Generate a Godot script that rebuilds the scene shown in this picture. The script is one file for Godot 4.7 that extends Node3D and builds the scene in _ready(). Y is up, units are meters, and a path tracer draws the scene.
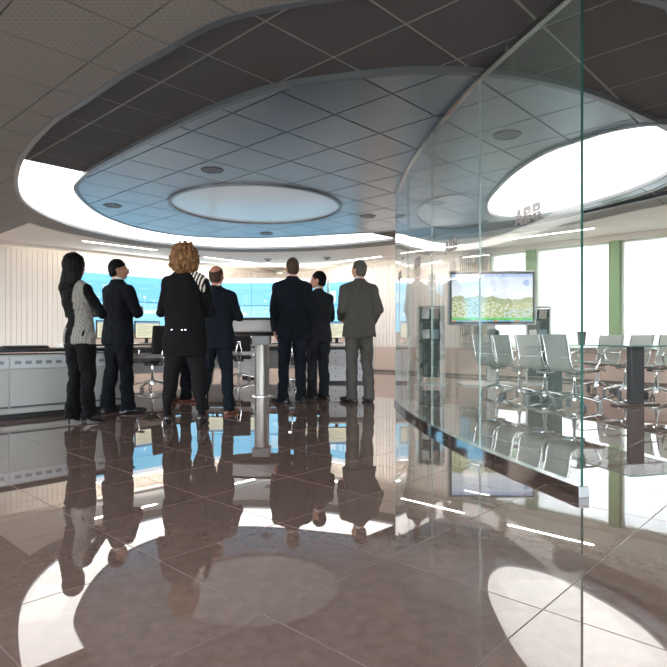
extends Node3D
# A control room with an oval ceiling raft, a curved glass meeting room and a group of visitors.
# Plan: camera at the origin looking along -z. Points of the plan are (x, d) with d = -z; the building's own grid (u, v) is turned by 43 degrees.
const CS := 0.73135
const SN := 0.68200
const GRID_YAW := -0.750492
const CEIL := 2.70
const RECESS := 0.03
const EYE := 0.83
const ADDED_COVE := 1.3  # strength of the lamps added in the wall coves
const UMIN := -12.54
const UMAX := 4.0
const VMIN := -4.0
const VMAX := 11.01

var M := {}
var used := {}

# ---------------------------------------------------------------- plan helpers
func uv_of(p: Vector2) -> Vector2:
	return Vector2(p.x * CS - p.y * SN, p.x * SN + p.y * CS)

func xd_of(q: Vector2) -> Vector2:
	return Vector2(q.x * CS + q.y * SN, -q.x * SN + q.y * CS)

func at_uv(u: float, v: float, y: float) -> Vector3:
	return Vector3(u * CS + v * SN, y, u * SN - v * CS)

func at(x: float, d: float, y := 0.0) -> Vector3:
	return Vector3(x, y, -d)

# ---------------------------------------------------------------- mesh builder
class MB:
	var v := PackedVector3Array()
	var n := PackedVector3Array()
	var uv := PackedVector2Array()
	var col := PackedColorArray()
	var idx := PackedInt32Array()
	var use_uv := false
	var use_col := false

	func tri(a: Vector3, b: Vector3, c: Vector3, out: Vector3) -> void:
		var g := (b - a).cross(c - a)
		if g.length_squared() < 1e-16:
			return
		var nn := g.normalized()
		if nn.dot(out) < 0.0:
			nn = -nn
		else:
			var t := b
			b = c
			c = t
		var k := v.size()
		v.append(a); v.append(b); v.append(c)
		n.append(nn); n.append(nn); n.append(nn)
		uv.append(Vector2.ZERO); uv.append(Vector2.ZERO); uv.append(Vector2.ZERO)
		idx.append(k); idx.append(k + 1); idx.append(k + 2)

	func quad(a: Vector3, b: Vector3, c: Vector3, d: Vector3, out: Vector3) -> void:
		tri(a, b, c, out)
		tri(a, c, d, out)

	func quad_uv(a: Vector3, b: Vector3, c: Vector3, d: Vector3, out: Vector3, ta: Vector2, tb: Vector2, tc: Vector2, td: Vector2) -> void:
		use_uv = true
		var g := (b - a).cross(c - a).normalized()
		var k := v.size()
		v.append(a); v.append(b); v.append(c); v.append(d)
		uv.append(ta); uv.append(tb); uv.append(tc); uv.append(td)
		for i in 4:
			n.append(out.normalized())
		if g.dot(out) > 0.0:
			idx.append_array(PackedInt32Array([k, k + 2, k + 1, k, k + 3, k + 2]))
		else:
			idx.append_array(PackedInt32Array([k, k + 1, k + 2, k, k + 2, k + 3]))

	func smooth_tri(a: int, b: int, c: int) -> void:
		var g := (v[b] - v[a]).cross(v[c] - v[a])
		if g.dot(n[a] + n[b] + n[c]) > 0.0:
			idx.append(a); idx.append(c); idx.append(b)
		else:
			idx.append(a); idx.append(b); idx.append(c)

	func box(c: Vector3, s: Vector3, b := 0.0, t := Basis()) -> void:
		var h := s * 0.5
		b = minf(b, minf(h.x, minf(h.y, h.z)) * 0.9)
		var ax := [Vector3.RIGHT, Vector3.UP, Vector3.BACK]
		for i in 3:
			var j := (i + 1) % 3
			var k := (i + 2) % 3
			for sg in [-1.0, 1.0]:
				var o: Vector3 = ax[i] * h[i] * sg
				var e: Vector3 = ax[j] * (h[j] - b)
				var f: Vector3 = ax[k] * (h[k] - b)
				quad(c + t * (o - e - f), c + t * (o + e - f), c + t * (o + e + f), c + t * (o - e + f), t * ax[i] * sg)
		if b <= 0.0:
			return
		for i in 3:
			var j := (i + 1) % 3
			var k := (i + 2) % 3
			for sj in [-1.0, 1.0]:
				for sk in [-1.0, 1.0]:
					var e: Vector3 = ax[i] * (h[i] - b)
					var p: Vector3 = ax[j] * h[j] * sj + ax[k] * (h[k] - b) * sk
					var q: Vector3 = ax[j] * (h[j] - b) * sj + ax[k] * h[k] * sk
					quad(c + t * (p - e), c + t * (p + e), c + t * (q + e), c + t * (q - e), t * (ax[j] * sj + ax[k] * sk))
		for sx in [-1.0, 1.0]:
			for sy in [-1.0, 1.0]:
				for sz in [-1.0, 1.0]:
					tri(c + t * Vector3(sx * h.x, sy * (h.y - b), sz * (h.z - b)), c + t * Vector3(sx * (h.x - b), sy * h.y, sz * (h.z - b)), c + t * Vector3(sx * (h.x - b), sy * (h.y - b), sz * h.z), t * Vector3(sx, sy, sz))

	func tube(path: Array, radii, sides := 8, squash := 1.0) -> void:
		var m := path.size()
		var first := v.size()
		var side := Vector3.ZERO
		for i in m:
			var d: Vector3 = (path[mini(i + 1, m - 1)] - path[maxi(i - 1, 0)]).normalized()
			if side == Vector3.ZERO:
				side = d.cross(Vector3.UP)
				if side.length() < 0.1:
					side = d.cross(Vector3.RIGHT)
			side = (side - d * side.dot(d)).normalized()
			var up := d.cross(side).normalized()
			var r: float = radii[i] if radii is Array else radii
			for j in sides:
				var a := TAU * j / sides
				var e := side * cos(a) + up * sin(a) * squash
				v.append(path[i] + e * r)
				n.append((side * cos(a) * squash + up * sin(a)).normalized())
				uv.append(Vector2.ZERO)
		for i in m - 1:
			for j in sides:
				var a := first + i * sides + j
				var b := first + i * sides + (j + 1) % sides
				smooth_tri(a, b, b + sides)
				smooth_tri(a, b + sides, a + sides)
		for e in [0, m - 1]:
			var d: Vector3 = (path[0] - path[1]) if e == 0 else (path[m - 1] - path[m - 2])
			for j in sides:
				tri(path[e], v[first + e * sides + j], v[first + e * sides + (j + 1) % sides], d)

	func lathe(prof: Array, o: Vector3, sides := 24, sx := 1.0, sz := 1.0) -> void:
		for i in prof.size() - 1:
			var p: Vector2 = prof[i]
			var q: Vector2 = prof[i + 1]
			var t := (q - p)
			if t.length() < 1e-6:
				continue
			var nr := Vector2(t.y, -t.x).normalized()
			var na := nr
			var nb := nr
			if i > 0:
				var t0: Vector2 = (p - prof[i - 1]).normalized()
				if t0.dot(t.normalized()) > 0.75:
					na = (nr + Vector2(t0.y, -t0.x)).normalized()
			if i + 2 < prof.size():
				var t1: Vector2 = (prof[i + 2] - q).normalized()
				if t1.dot(t.normalized()) > 0.75:
					nb = (nr + Vector2(t1.y, -t1.x)).normalized()
			var first := v.size()
			for j in sides + 1:
				var a := TAU * j / sides
				var e := Vector3(cos(a), 0, sin(a))
				v.append(o + Vector3(e.x * p.x * sx, p.y, e.z * p.x * sz))
				n.append((e * na.x + Vector3.UP * na.y).normalized())
				v.append(o + Vector3(e.x * q.x * sx, q.y, e.z * q.x * sz))
				n.append((e * nb.x + Vector3.UP * nb.y).normalized())
				uv.append(Vector2.ZERO); uv.append(Vector2.ZERO)
			for j in sides:
				var a := first + j * 2
				smooth_tri(a, a + 1, a + 3)
				smooth_tri(a, a + 3, a + 2)

	# poly in plan (x, d); extruded from y0 to y1
	func slab(poly: PackedVector2Array, y0: float, y1: float, sides := true) -> void:
		var t := Geometry2D.triangulate_polygon(poly)
		for i in range(0, t.size(), 3):
			var a := poly[t[i]]
			var b := poly[t[i + 1]]
			var c := poly[t[i + 2]]
			tri(Vector3(a.x, y0, -a.y), Vector3(b.x, y0, -b.y), Vector3(c.x, y0, -c.y), Vector3.DOWN)
			tri(Vector3(a.x, y1, -a.y), Vector3(b.x, y1, -b.y), Vector3(c.x, y1, -c.y), Vector3.UP)
		if not sides:
			return
		var flip := 1.0 if Geometry2D.is_polygon_clockwise(poly) else -1.0
		for i in poly.size():
			var a := poly[i]
			var b := poly[(i + 1) % poly.size()]
			var e := (b - a)
			var o := Vector2(-e.y, e.x) * flip
			quad(Vector3(a.x, y0, -a.y), Vector3(b.x, y0, -b.y), Vector3(b.x, y1, -b.y), Vector3(a.x, y1, -a.y), Vector3(o.x, 0, -o.y))

	# rectangle swept along a plan line; off = [inner, outer] distance to the left of the line, smooth sides
	func sweep(line: Array, o0: float, o1: float, y0: float, y1: float, closed := false, caps := true) -> void:
		var m := line.size()
		var nrm := []
		for i in m:
			var a: Vector2 = line[(i - 1 + m) % m] if closed else line[maxi(i - 1, 0)]
			var b: Vector2 = line[(i + 1) % m] if closed else line[mini(i + 1, m - 1)]
			var t := (b - a).normalized()
			nrm.append(Vector2(-t.y, t.x))
		for f in 4:
			var first := v.size()
			for i in m:
				var p: Vector2 = line[i] + nrm[i] * (o1 if f == 0 else o0)
				var q: Vector2 = line[i] + nrm[i] * (o0 if f == 1 else o1)
				var ya := y0 if f != 3 else y1
				var yb := y1 if f != 2 else y0
				var nn := Vector3.ZERO
				match f:
					0: nn = Vector3(nrm[i].x, 0, -nrm[i].y)
					1: nn = -Vector3(nrm[i].x, 0, -nrm[i].y)
					2: nn = Vector3.DOWN
					3: nn = Vector3.UP
				v.append(Vector3(p.x, ya, -p.y)); v.append(Vector3(q.x, yb, -q.y))
				n.append(nn); n.append(nn)
				uv.append(Vector2.ZERO); uv.append(Vector2.ZERO)
			for i in (m if closed else m - 1):
				var a := first + i * 2
				var b := first + ((i + 1) % m) * 2
				smooth_tri(a, b, b + 1)
				smooth_tri(a, b + 1, a + 1)
		if closed or not caps:
			return
		for e in [0, m - 1]:
			var p: Vector2 = line[e] + nrm[e] * o0
			var q: Vector2 = line[e] + nrm[e] * o1
			var t: Vector2 = (line[0] - line[1]) if e == 0 else (line[m - 1] - line[m - 2])
			quad(Vector3(p.x, y0, -p.y), Vector3(q.x, y0, -q.y), Vector3(q.x, y1, -q.y), Vector3(p.x, y1, -p.y), Vector3(t.x, 0, -t.y))

	func append(o: MB, t := Transform3D()) -> void:
		var k := v.size()
		for i in o.v.size():
			v.append(t * o.v[i])
			n.append((t.basis * o.n[i]).normalized())
			uv.append(Vector2.ZERO)
		if o.col.size() == o.v.size():
			use_col = true
			col.append_array(o.col)
		for i in o.idx:
			idx.append(i + k)

	func commit() -> ArrayMesh:
		var a := []
		a.resize(Mesh.ARRAY_MAX)
		a[Mesh.ARRAY_VERTEX] = v
		a[Mesh.ARRAY_NORMAL] = n
		if use_uv:
			a[Mesh.ARRAY_TEX_UV] = uv
		if use_col and col.size() == v.size():
			a[Mesh.ARRAY_COLOR] = col
		a[Mesh.ARRAY_INDEX] = idx
		var m := ArrayMesh.new()
		m.add_surface_from_arrays(Mesh.PRIMITIVE_TRIANGLES, a)
		return m

# ---------------------------------------------------------------- soft bodies: distance fields meshed as surface nets
class Field:
	var caps := []
	var lofts := []
	var ells := []
	var cuts := []
	var subs := []
	var noise: FastNoiseLite
	var amp := 0.0
	var nscale := Vector3.ONE
	var grow := 0.0

	func cap(a: Vector3, b: Vector3, ra: float, rb: float, k := 0.03) -> void:
		caps.append([a, b - a, 1.0 / maxf((b - a).length_squared(), 1e-9), ra, rb, k])

	func ell(c: Vector3, r: Vector3, k := 0.02) -> void:
		ells.append([c, r, minf(r.x, minf(r.y, r.z)), k])

	func sub(c: Vector3, r: Vector3, k := 0.01) -> void:
		subs.append([c, r, minf(r.x, minf(r.y, r.z)), k])

	func cut(p: Vector3, nn: Vector3) -> void:
		cuts.append([nn.normalized(), nn.normalized().dot(p)])

	# slices: [y, cx, cz, rx, rz] from low to high
	func loft(sl: Array, k := 0.03) -> void:
		var N := 48
		var t := []
		for c in 5:
			var p := PackedFloat32Array()
			p.resize(N + 1)
			t.append(p)
		var y0: float = sl[0][0]
		var y1: float = sl[-1][0]
		for i in N + 1:
			var y := lerpf(y0, y1, float(i) / N)
			var s := 0
			while s < sl.size() - 2 and y > sl[s + 1][0]:
				s += 1
			var f := clampf((y - sl[s][0]) / (sl[s + 1][0] - sl[s][0]), 0.0, 1.0)
			for c in range(1, 5):
				var a: float = sl[maxi(s - 1, 0)][c]
				var b: float = sl[s][c]
				var d: float = sl[s + 1][c]
				var e: float = sl[mini(s + 2, sl.size() - 1)][c]
				t[c][i] = b + 0.5 * f * (d - a + f * (2.0 * a - 5.0 * b + 4.0 * d - e + f * (3.0 * (b - d) + e - a)))
		lofts.append([y0, y1, N / (y1 - y0), N, t[1], t[2], t[3], t[4], k])

	static func smin(a: float, b: float, k: float) -> float:
		var h := k - absf(a - b)
		if h <= 0.0:
			return minf(a, b)
		return minf(a, b) - h * h / k * 0.25

	func value(p: Vector3) -> float:
		var d := 10.0
		for l in lofts:
			var y := clampf(p.y, l[0], l[1])
			var ft: float = (y - l[0]) * l[2]
			var i := mini(int(ft), l[3] - 1)
			ft -= i
			var rx: float = lerpf(l[6][i], l[6][i + 1], ft)
			var rz: float = lerpf(l[7][i], l[7][i + 1], ft)
			var dx: float = (p.x - lerpf(l[4][i], l[4][i + 1], ft)) / rx
			var dz: float = (p.z - lerpf(l[5][i], l[5][i + 1], ft)) / rz
			var e := (sqrt(dx * dx + dz * dz) - 1.0) * minf(rx, rz)
			var dy := maxf(l[0] - p.y, p.y - l[1])
			if dy > 0.0:
				e = sqrt(e * e + dy * dy) if e > 0.0 else dy
			else:
				e = maxf(e, dy)
			d = smin(d, e, l[8])
		for c in caps:
			var pa: Vector3 = p - c[0]
			var h: float = clampf(pa.dot(c[1]) * c[2], 0.0, 1.0)
			d = smin(d, (pa - c[1] * h).length() - lerpf(c[3], c[4], h), c[5])
		for e in ells:
			d = smin(d, (((p - e[0]) / e[1]).length() - 1.0) * e[2], e[3])
		for e in subs:
			d = -smin(-d, (((p - e[0]) / e[1]).length() - 1.0) * e[2], e[3])
		d -= grow
		if amp > 0.0:
			var q := p * nscale
			d += noise.get_noise_3d(q.x, q.y, q.z) * amp
		for c in cuts:
			d = maxf(d, c[0].dot(p) - c[1])
		return d

	func mesh(lo: Vector3, hi: Vector3, c: float) -> MB:
		var B := 4
		var nb := Vector3i(((hi - lo) / (c * B)).ceil())
		var nx := nb.x * B + 1
		var ny := nb.y * B + 1
		var nz := nb.z * B + 1
		var f := PackedFloat32Array()
		f.resize(nx * ny * nz)
		f.fill(1.0)
		var active := []
		var lim := c * B * 0.866 * 1.4 + amp * 0.5 + 0.004
		for bz in nb.z:
			for by in nb.y:
				for bx in nb.x:
					var mid := lo + Vector3((bx + 0.5) * B, (by + 0.5) * B, (bz + 0.5) * B) * c
					var dm := value(mid)
					var far := absf(dm) > lim
					if not far:
						active.append(Vector3i(bx, by, bz))
					for z in B:
						for y in B:
							var k := (bz * B + z) * nx * ny + (by * B + y) * nx + bx * B
							for x in B:
								f[k + x] = dm if far else value(lo + Vector3(bx * B + x, by * B + y, bz * B + z) * c)
		var id := PackedInt32Array()
		id.resize(nx * ny * nz)
		id.fill(-1)
		var mb := MB.new()
		var sy := nx
		var sz := nx * ny
		var off := [0, 1, sy, sy + 1, sz, sz + 1, sz + sy, sz + sy + 1]
		var ed := [[0, 1], [2, 3], [4, 5], [6, 7], [0, 2], [1, 3], [4, 6], [5, 7], [0, 4], [1, 5], [2, 6], [3, 7]]
		var cells := PackedInt32Array()
		for b in active:
			for z in range(b.z * B, b.z * B + B):
				for y in range(b.y * B, b.y * B + B):
					for x in range(b.x * B, b.x * B + B):
						var k := z * sz + y * sy + x
						var s0 := f[k] < 0.0
						if (f[k + 1] < 0.0) == s0 and (f[k + sy] < 0.0) == s0 and (f[k + sy + 1] < 0.0) == s0 and (f[k + sz] < 0.0) == s0 and (f[k + sz + 1] < 0.0) == s0 and (f[k + sz + sy] < 0.0) == s0 and (f[k + sz + sy + 1] < 0.0) == s0:
							continue
						var sum := Vector3.ZERO
						var cnt := 0
						for e in ed:
							var fa := f[k + off[e[0]]]
							var fb := f[k + off[e[1]]]
							if (fa < 0.0) != (fb < 0.0):
								var t := fa / (fa - fb)
								var pa := Vector3(e[0] & 1, (e[0] >> 1) & 1, e[0] >> 2)
								var pb := Vector3(e[1] & 1, (e[1] >> 1) & 1, e[1] >> 2)
								sum += pa.lerp(pb, t)
								cnt += 1
						id[k] = mb.v.size()
						mb.v.append(lo + (Vector3(x, y, z) + sum / cnt) * c)
						mb.n.append(Vector3.ZERO)
						mb.uv.append(Vector2.ZERO)
						cells.append(k)
		for k in cells:
			var steps := [[1, sy, sz], [sy, sz, 1], [sz, 1, sy]]
			for a in 3:
				var e: int = steps[a][0]
				var p: int = steps[a][1]
				var q: int = steps[a][2]
				if k + e >= f.size() or k - p - q < 0:
					continue
				if (f[k] < 0.0) == (f[k + e] < 0.0):
					continue
				var i0 := id[k]
				var i1 := id[k - p]
				var i2 := id[k - p - q]
				var i3 := id[k - q]
				if i0 < 0 or i1 < 0 or i2 < 0 or i3 < 0:
					continue
				var out := Vector3.ZERO
				out[a] = 1.0 if f[k] < 0.0 else -1.0
				for t in [[i0, i1, i2], [i0, i2, i3]]:
					var g := (mb.v[t[1]] - mb.v[t[0]]).cross(mb.v[t[2]] - mb.v[t[0]])
					if g.dot(out) > 0.0:
						mb.idx.append(t[0]); mb.idx.append(t[2]); mb.idx.append(t[1])
					else:
						g = -g
						mb.idx.append(t[0]); mb.idx.append(t[1]); mb.idx.append(t[2])
					mb.n[t[0]] += g
					mb.n[t[1]] += g
					mb.n[t[2]] += g
		for i in mb.n.size():
			mb.n[i] = mb.n[i].normalized() if mb.n[i].length_squared() > 1e-20 else Vector3.UP
		return mb

# ---------------------------------------------------------------- nodes
func numbered(called: String) -> String:
	if not used.has(called):
		used[called] = 0
		return called
	used[called] += 1
	return "%s_%03d" % [called, used[called]]

func tag(o: Node3D, label: String, category: String, group := "") -> Node3D:
	o.set_meta("label", label)
	o.set_meta("category", category)
	if group:
		o.set_meta("group", group)
	return o

func thing(called: String, label: String, category: String, pos := Vector3.ZERO, turn := 0.0, group := "") -> Node3D:
	var o := Node3D.new()
	o.name = numbered(called)
	add_child(o)
	o.position = pos
	o.rotation.y = turn
	tag(o, label, category, group)
	return o

func mi(called: String, mesh: Mesh, mat: Material, parent: Node = self, pos := Vector3.ZERO) -> MeshInstance3D:
	var o := MeshInstance3D.new()
	o.name = numbered(called) if parent == self else called
	o.mesh = mesh
	o.material_override = mat
	parent.add_child(o, true)
	o.position = pos
	return o

func obj(called: String, mb: MB, mat: Material, parent: Node = self) -> MeshInstance3D:
	return mi(called, mb.commit(), mat, parent)

func struct(called: String, mb: MB, mat: Material) -> MeshInstance3D:
	var o := obj(called, mb, mat)
	o.set_meta("kind", "structure")
	return o

func bx(c: Vector3, s: Vector3, b := 0.004, t := Basis()) -> MB:
	var m := MB.new()
	m.box(c, s, b, t)
	return m

func copy(o: Node3D, pos: Vector3, turn: float, label := "") -> Node3D:
	var c: Node3D = o.duplicate()
	c.name = numbered(String(o.name).rstrip("_0123456789"))
	add_child(c)
	c.position = pos
	c.rotation.y = turn
	if label:
		c.set_meta("label", label)
	return c

func spline(pts: Array, per := 8, closed := true) -> Array:
	var out := []
	var m := pts.size()
	for i in (m if closed else m - 1):
		var a: Vector2 = pts[(i - 1 + m) % m] if closed else pts[maxi(i - 1, 0)]
		var b: Vector2 = pts[i]
		var c: Vector2 = pts[(i + 1) % m]
		var e: Vector2 = pts[(i + 2) % m] if closed else pts[mini(i + 2, m - 1)]
		for k in per:
			out.append(b.cubic_interpolate(c, a, e, float(k) / per))
	if not closed:
		out.append(pts[m - 1])
	return out

# ---------------------------------------------------------------- materials
func mat(called: String, c: Color, rough := 0.6, metal := 0.0, spec := 0.5) -> StandardMaterial3D:
	var m := StandardMaterial3D.new()
	m.resource_name = called
	m.albedo_color = c
	m.roughness = rough
	m.metallic = metal
	m.metallic_specular = spec
	M[called] = m
	return m

func c8(r: int, g: int, b: int) -> Color:
	return Color8(r, g, b)

func glow(called: String, c: Color, e: float) -> StandardMaterial3D:
	var m := mat(called, Color(0.8, 0.8, 0.8), 0.5)
	m.emission_enabled = true
	m.emission = c
	m.emission_energy_multiplier = e
	return m

func cloth(called: String, c: Color) -> StandardMaterial3D:
	var m := mat(called, c, 0.85, 0.0, 0.25)
	m.rim_enabled = true
	m.rim = 0.12
	m.rim_tint = 0.6
	return m

func materials() -> void:
	var rng := RandomNumberGenerator.new()
	rng.seed = 7
	# polished brown-grey stone
	var fn := FastNoiseLite.new()
	fn.seed = 3
	fn.frequency = 0.035
	fn.fractal_octaves = 4
	var fine := FastNoiseLite.new()
	fine.seed = 9
	fine.frequency = 0.35
	var tex := []
	for k in 3:
		var im := Image.create(256, 256, false, Image.FORMAT_RGB8)
		for y in 256:
			for x in 256:
				var a := fn.get_noise_3d(x, y, k * 90.0) * 0.10 + fine.get_noise_3d(x, y, k * 50.0) * 0.07
				if rng.randf() < 0.006:
					a += rng.randf_range(-0.10, 0.14)
				var g := 1.0 + a
				im.set_pixel(x, y, Color(0.535 * g, 0.438 * g, 0.395 * g))
		var m := mat("stone_%d" % k, Color(1.0, 1.0, 1.0) * (1.0 - 0.02 * k), 0.015, 0.0, 0.71)
		m.clearcoat_enabled = true
		m.clearcoat = 0.75
		m.clearcoat_roughness = 0.015
		m.albedo_texture = ImageTexture.create_from_image(im)
		m.uv1_triplanar = true
		m.uv1_world_triplanar = true
		m.uv1_scale = Vector3(1.7, 1.7, 1.7)
		m.uv1_offset = Vector3(0.31 * k, 0, 0.17 * k)
	mat("grout", c8(150, 138, 130), 0.5)
	# ceiling metal with fine perforation
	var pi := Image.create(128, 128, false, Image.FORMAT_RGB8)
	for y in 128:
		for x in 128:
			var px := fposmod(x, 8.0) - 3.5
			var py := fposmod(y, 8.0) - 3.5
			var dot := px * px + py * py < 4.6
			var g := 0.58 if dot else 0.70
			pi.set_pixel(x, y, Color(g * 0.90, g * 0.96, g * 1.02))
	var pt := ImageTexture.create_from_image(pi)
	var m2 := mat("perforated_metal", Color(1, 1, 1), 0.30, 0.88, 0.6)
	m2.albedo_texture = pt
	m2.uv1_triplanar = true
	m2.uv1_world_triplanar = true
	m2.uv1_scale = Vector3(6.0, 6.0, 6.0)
	var m3 := mat("mineral_tile", Color(0.80, 0.77, 0.74), 0.8)
	var qi := Image.create(64, 64, false, Image.FORMAT_RGB8)
	for y in 64:
		for x in 64:
			var g := 0.66 if (x % 8) * (x % 8) + (y % 8) * (y % 8) < 10 else 0.74
			qi.set_pixel(x, y, Color(g, g, g))
	m3.albedo_texture = ImageTexture.create_from_image(qi)
	m3.uv1_triplanar = true
	m3.uv1_world_triplanar = true
	m3.uv1_scale = Vector3(3.2, 3.2, 3.2)
	mat("dark_tile", c8(86, 84, 84), 0.75)
	mat("grid_bar", c8(150, 150, 148), 0.5)
	mat("raft_rim", c8(128, 132, 138), 0.35, 0.6)
	mat("plenum", c8(40, 40, 42), 0.9)
	var mem := mat("membrane", c8(232, 236, 240), 0.15, 0.0, 0.6)
	mem.emission_enabled = true
	mem.emission = Color(0.93, 0.97, 1.0)
	mem.emission_energy_multiplier = 0.03
	mat("plaster", c8(243, 235, 226), 0.85)
	mat("wall_rib", c8(238, 231, 224), 0.7)
	mat("wainscot", c8(212, 192, 180), 0.45)
	mat("baseboard", c8(120, 110, 104), 0.4)
	mat("window_green", c8(146, 174, 134), 0.5)
	mat("sill", c8(214, 206, 198), 0.5)
	mat("blind", c8(182, 178, 172), 0.6)
	mat("grille", c8(120, 124, 128), 0.5, 0.4)
	mat("steel", c8(196, 198, 198), 0.16, 1.0)
	mat("brushed_steel", c8(150, 146, 141), 0.38, 1.0)
	mat("chrome", c8(214, 216, 216), 0.07, 1.0)
	mat("black_plastic", c8(22, 22, 24), 0.45)
	mat("black_fabric", c8(24, 24, 26), 0.85)
	mat("white_laminate", c8(228, 226, 222), 0.35)
	mat("grey_laminate", c8(170, 174, 174), 0.4)
	mat("pale_panel", c8(152, 154, 149), 0.4)
	mat("rack_panel", c8(206, 210, 206), 0.4)
	mat("drawer", c8(192, 194, 196), 0.4)
	mat("dark_slot", c8(70, 72, 74), 0.6)
	mat("paper", c8(238, 238, 234), 0.8)
	mat("brochure_blue", c8(120, 136, 148), 0.5)
	mat("brochure_red", c8(168, 150, 140), 0.5)
	mat("sling", Color(0.70, 0.72, 0.69, 0.86), 0.75).transparency = BaseMaterial3D.TRANSPARENCY_ALPHA
	mat("letter", Color(0.62, 0.58, 0.57, 0.62), 0.5).transparency = BaseMaterial3D.TRANSPARENCY_ALPHA
	mat("seal", c8(150, 168, 162), 0.3)
	mat("table_edge", c8(96, 140, 132), 0.15)
	mat("glass_edge", c8(40, 84, 76), 0.1)
	var gl := mat("clear_glass", Color(0.72, 0.86, 0.80, 0.05), 0.0)
	gl.transparency = BaseMaterial3D.TRANSPARENCY_ALPHA
	var tg := mat("table_glass", Color(0.70, 0.86, 0.82, 0.30), 0.0)
	tg.transparency = BaseMaterial3D.TRANSPARENCY_ALPHA
	var wg := mat("window_glass", Color(0.9, 0.95, 0.93, 0.04), 0.0)
	wg.transparency = BaseMaterial3D.TRANSPARENCY_ALPHA
	var sb := mat("screen_blind", Color(0.95, 0.96, 0.95, 0.68), 0.9)
	sb.transparency = BaseMaterial3D.TRANSPARENCY_ALPHA
	sb.backlight_enabled = true
	sb.backlight = Color(0.35, 0.35, 0.35)
	glow("added_light_glow", Color(1.0, 0.96, 0.9), 0.9)  # tubes of the added cove lamps and display uplights
	glow("ceiling_light_glow", Color(1.0, 0.985, 0.96), 0.95)
	glow("meeting_light_glow", Color(1.0, 0.99, 0.97), 0.95)
	glow("strip_light_glow", Color(1.0, 0.97, 0.93), 9.0)
	# clothing and people
	cloth("navy_suit", c8(20, 24, 31))
	cloth("dark_navy_suit", c8(16, 18, 24))
	cloth("blue_navy_suit", c8(18, 25, 31))
	cloth("charcoal_suit", c8(35, 37, 40))
	cloth("grey_suit", c8(76, 74, 70))
	cloth("black_cloth", c8(11, 11, 12))
	cloth("black_stocking", c8(16, 14, 15))
	mat("shirt_white", c8(226, 228, 232), 0.8)
	mat("black_leather", c8(18, 17, 18), 0.28)
	mat("brown_leather", c8(104, 54, 38), 0.3)
	mat("nude_leather", c8(150, 108, 92), 0.35)
	var tint := cloth("tinted_cloth", Color(1, 1, 1))
	tint.vertex_color_use_as_albedo = true
	var th := mat("tinted_hair", Color(1, 1, 1), 0.6, 0.0, 0.3)
	th.vertex_color_use_as_albedo = true
	var sk := mat("skin", Color(1, 1, 1), 0.55, 0.0, 0.4)
	sk.vertex_color_use_as_albedo = true
	sk.subsurf_scatter_enabled = true
	sk.subsurf_scatter_strength = 0.08
	for h in [["hair_black", c8(13, 12, 13)], ["hair_dark", c8(38, 32, 30)], ["hair_blonde", c8(140, 98, 60)], ["hair_grey", c8(98, 88, 80)], ["hair_brown", c8(72, 56, 46)], ["hair_salt", c8(84, 80, 74)]]:
		mat(h[0], h[1], 0.6, 0.0, 0.25)

func screen_image() -> ImageTexture:
	# one long operator display: pale header strip, light blue sheet with a white line diagram
	var W := 1536
	var H := 340
	var im := Image.create(W, H, false, Image.FORMAT_RGB8)
	im.fill(Color8(120, 198, 236))
	im.fill_rect(Rect2i(0, 0, W, 26), Color8(244, 250, 255))
	im.fill_rect(Rect2i(0, 26, W, 40), Color8(126, 206, 243))
	im.fill_rect(Rect2i(0, 176, W, 164), Color8(142, 208, 240))
	im.fill_rect(Rect2i(0, 168, W, 5), Color8(84, 164, 206))
	var rng := RandomNumberGenerator.new()
	rng.seed = 21
	var white := Color8(196, 230, 248)
	for k in 150:
		var x := rng.randi_range(10, W - 60)
		var y := rng.randi_range(70, 320)
		if rng.randf() < 0.6:
			im.fill_rect(Rect2i(x, y, rng.randi_range(14, 90), 2), white)
		else:
			im.fill_rect(Rect2i(x, y, 2, rng.randi_range(10, 50)), white)
	for k in 46:
		var x := rng.randi_range(10, W - 60)
		var y := rng.randi_range(80, 320)
		im.fill_rect(Rect2i(x, y, rng.randi_range(6, 16), rng.randi_range(5, 10)), Color8(226, 244, 252))
	for k in 5:
		var x := 120 + k * 290
		for j in 6:
			im.fill_rect(Rect2i(x, 84 + j * 13, 66, 7), Color8(214, 238, 250))
	for k in 3:
		im.fill_rect(Rect2i(300 + k * 430, 214, 120, 20), Color8(214, 238, 250))
	for j in 6:
		for i in 2:
			im.fill_rect(Rect2i(1400 + i * 40, 80 + j * 20, 26, 12), Color8(226, 244, 252))
	im.fill_rect(Rect2i(1330, 78, 44, 76), Color8(214, 238, 250))
	return ImageTexture.create_from_image(im)

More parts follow.
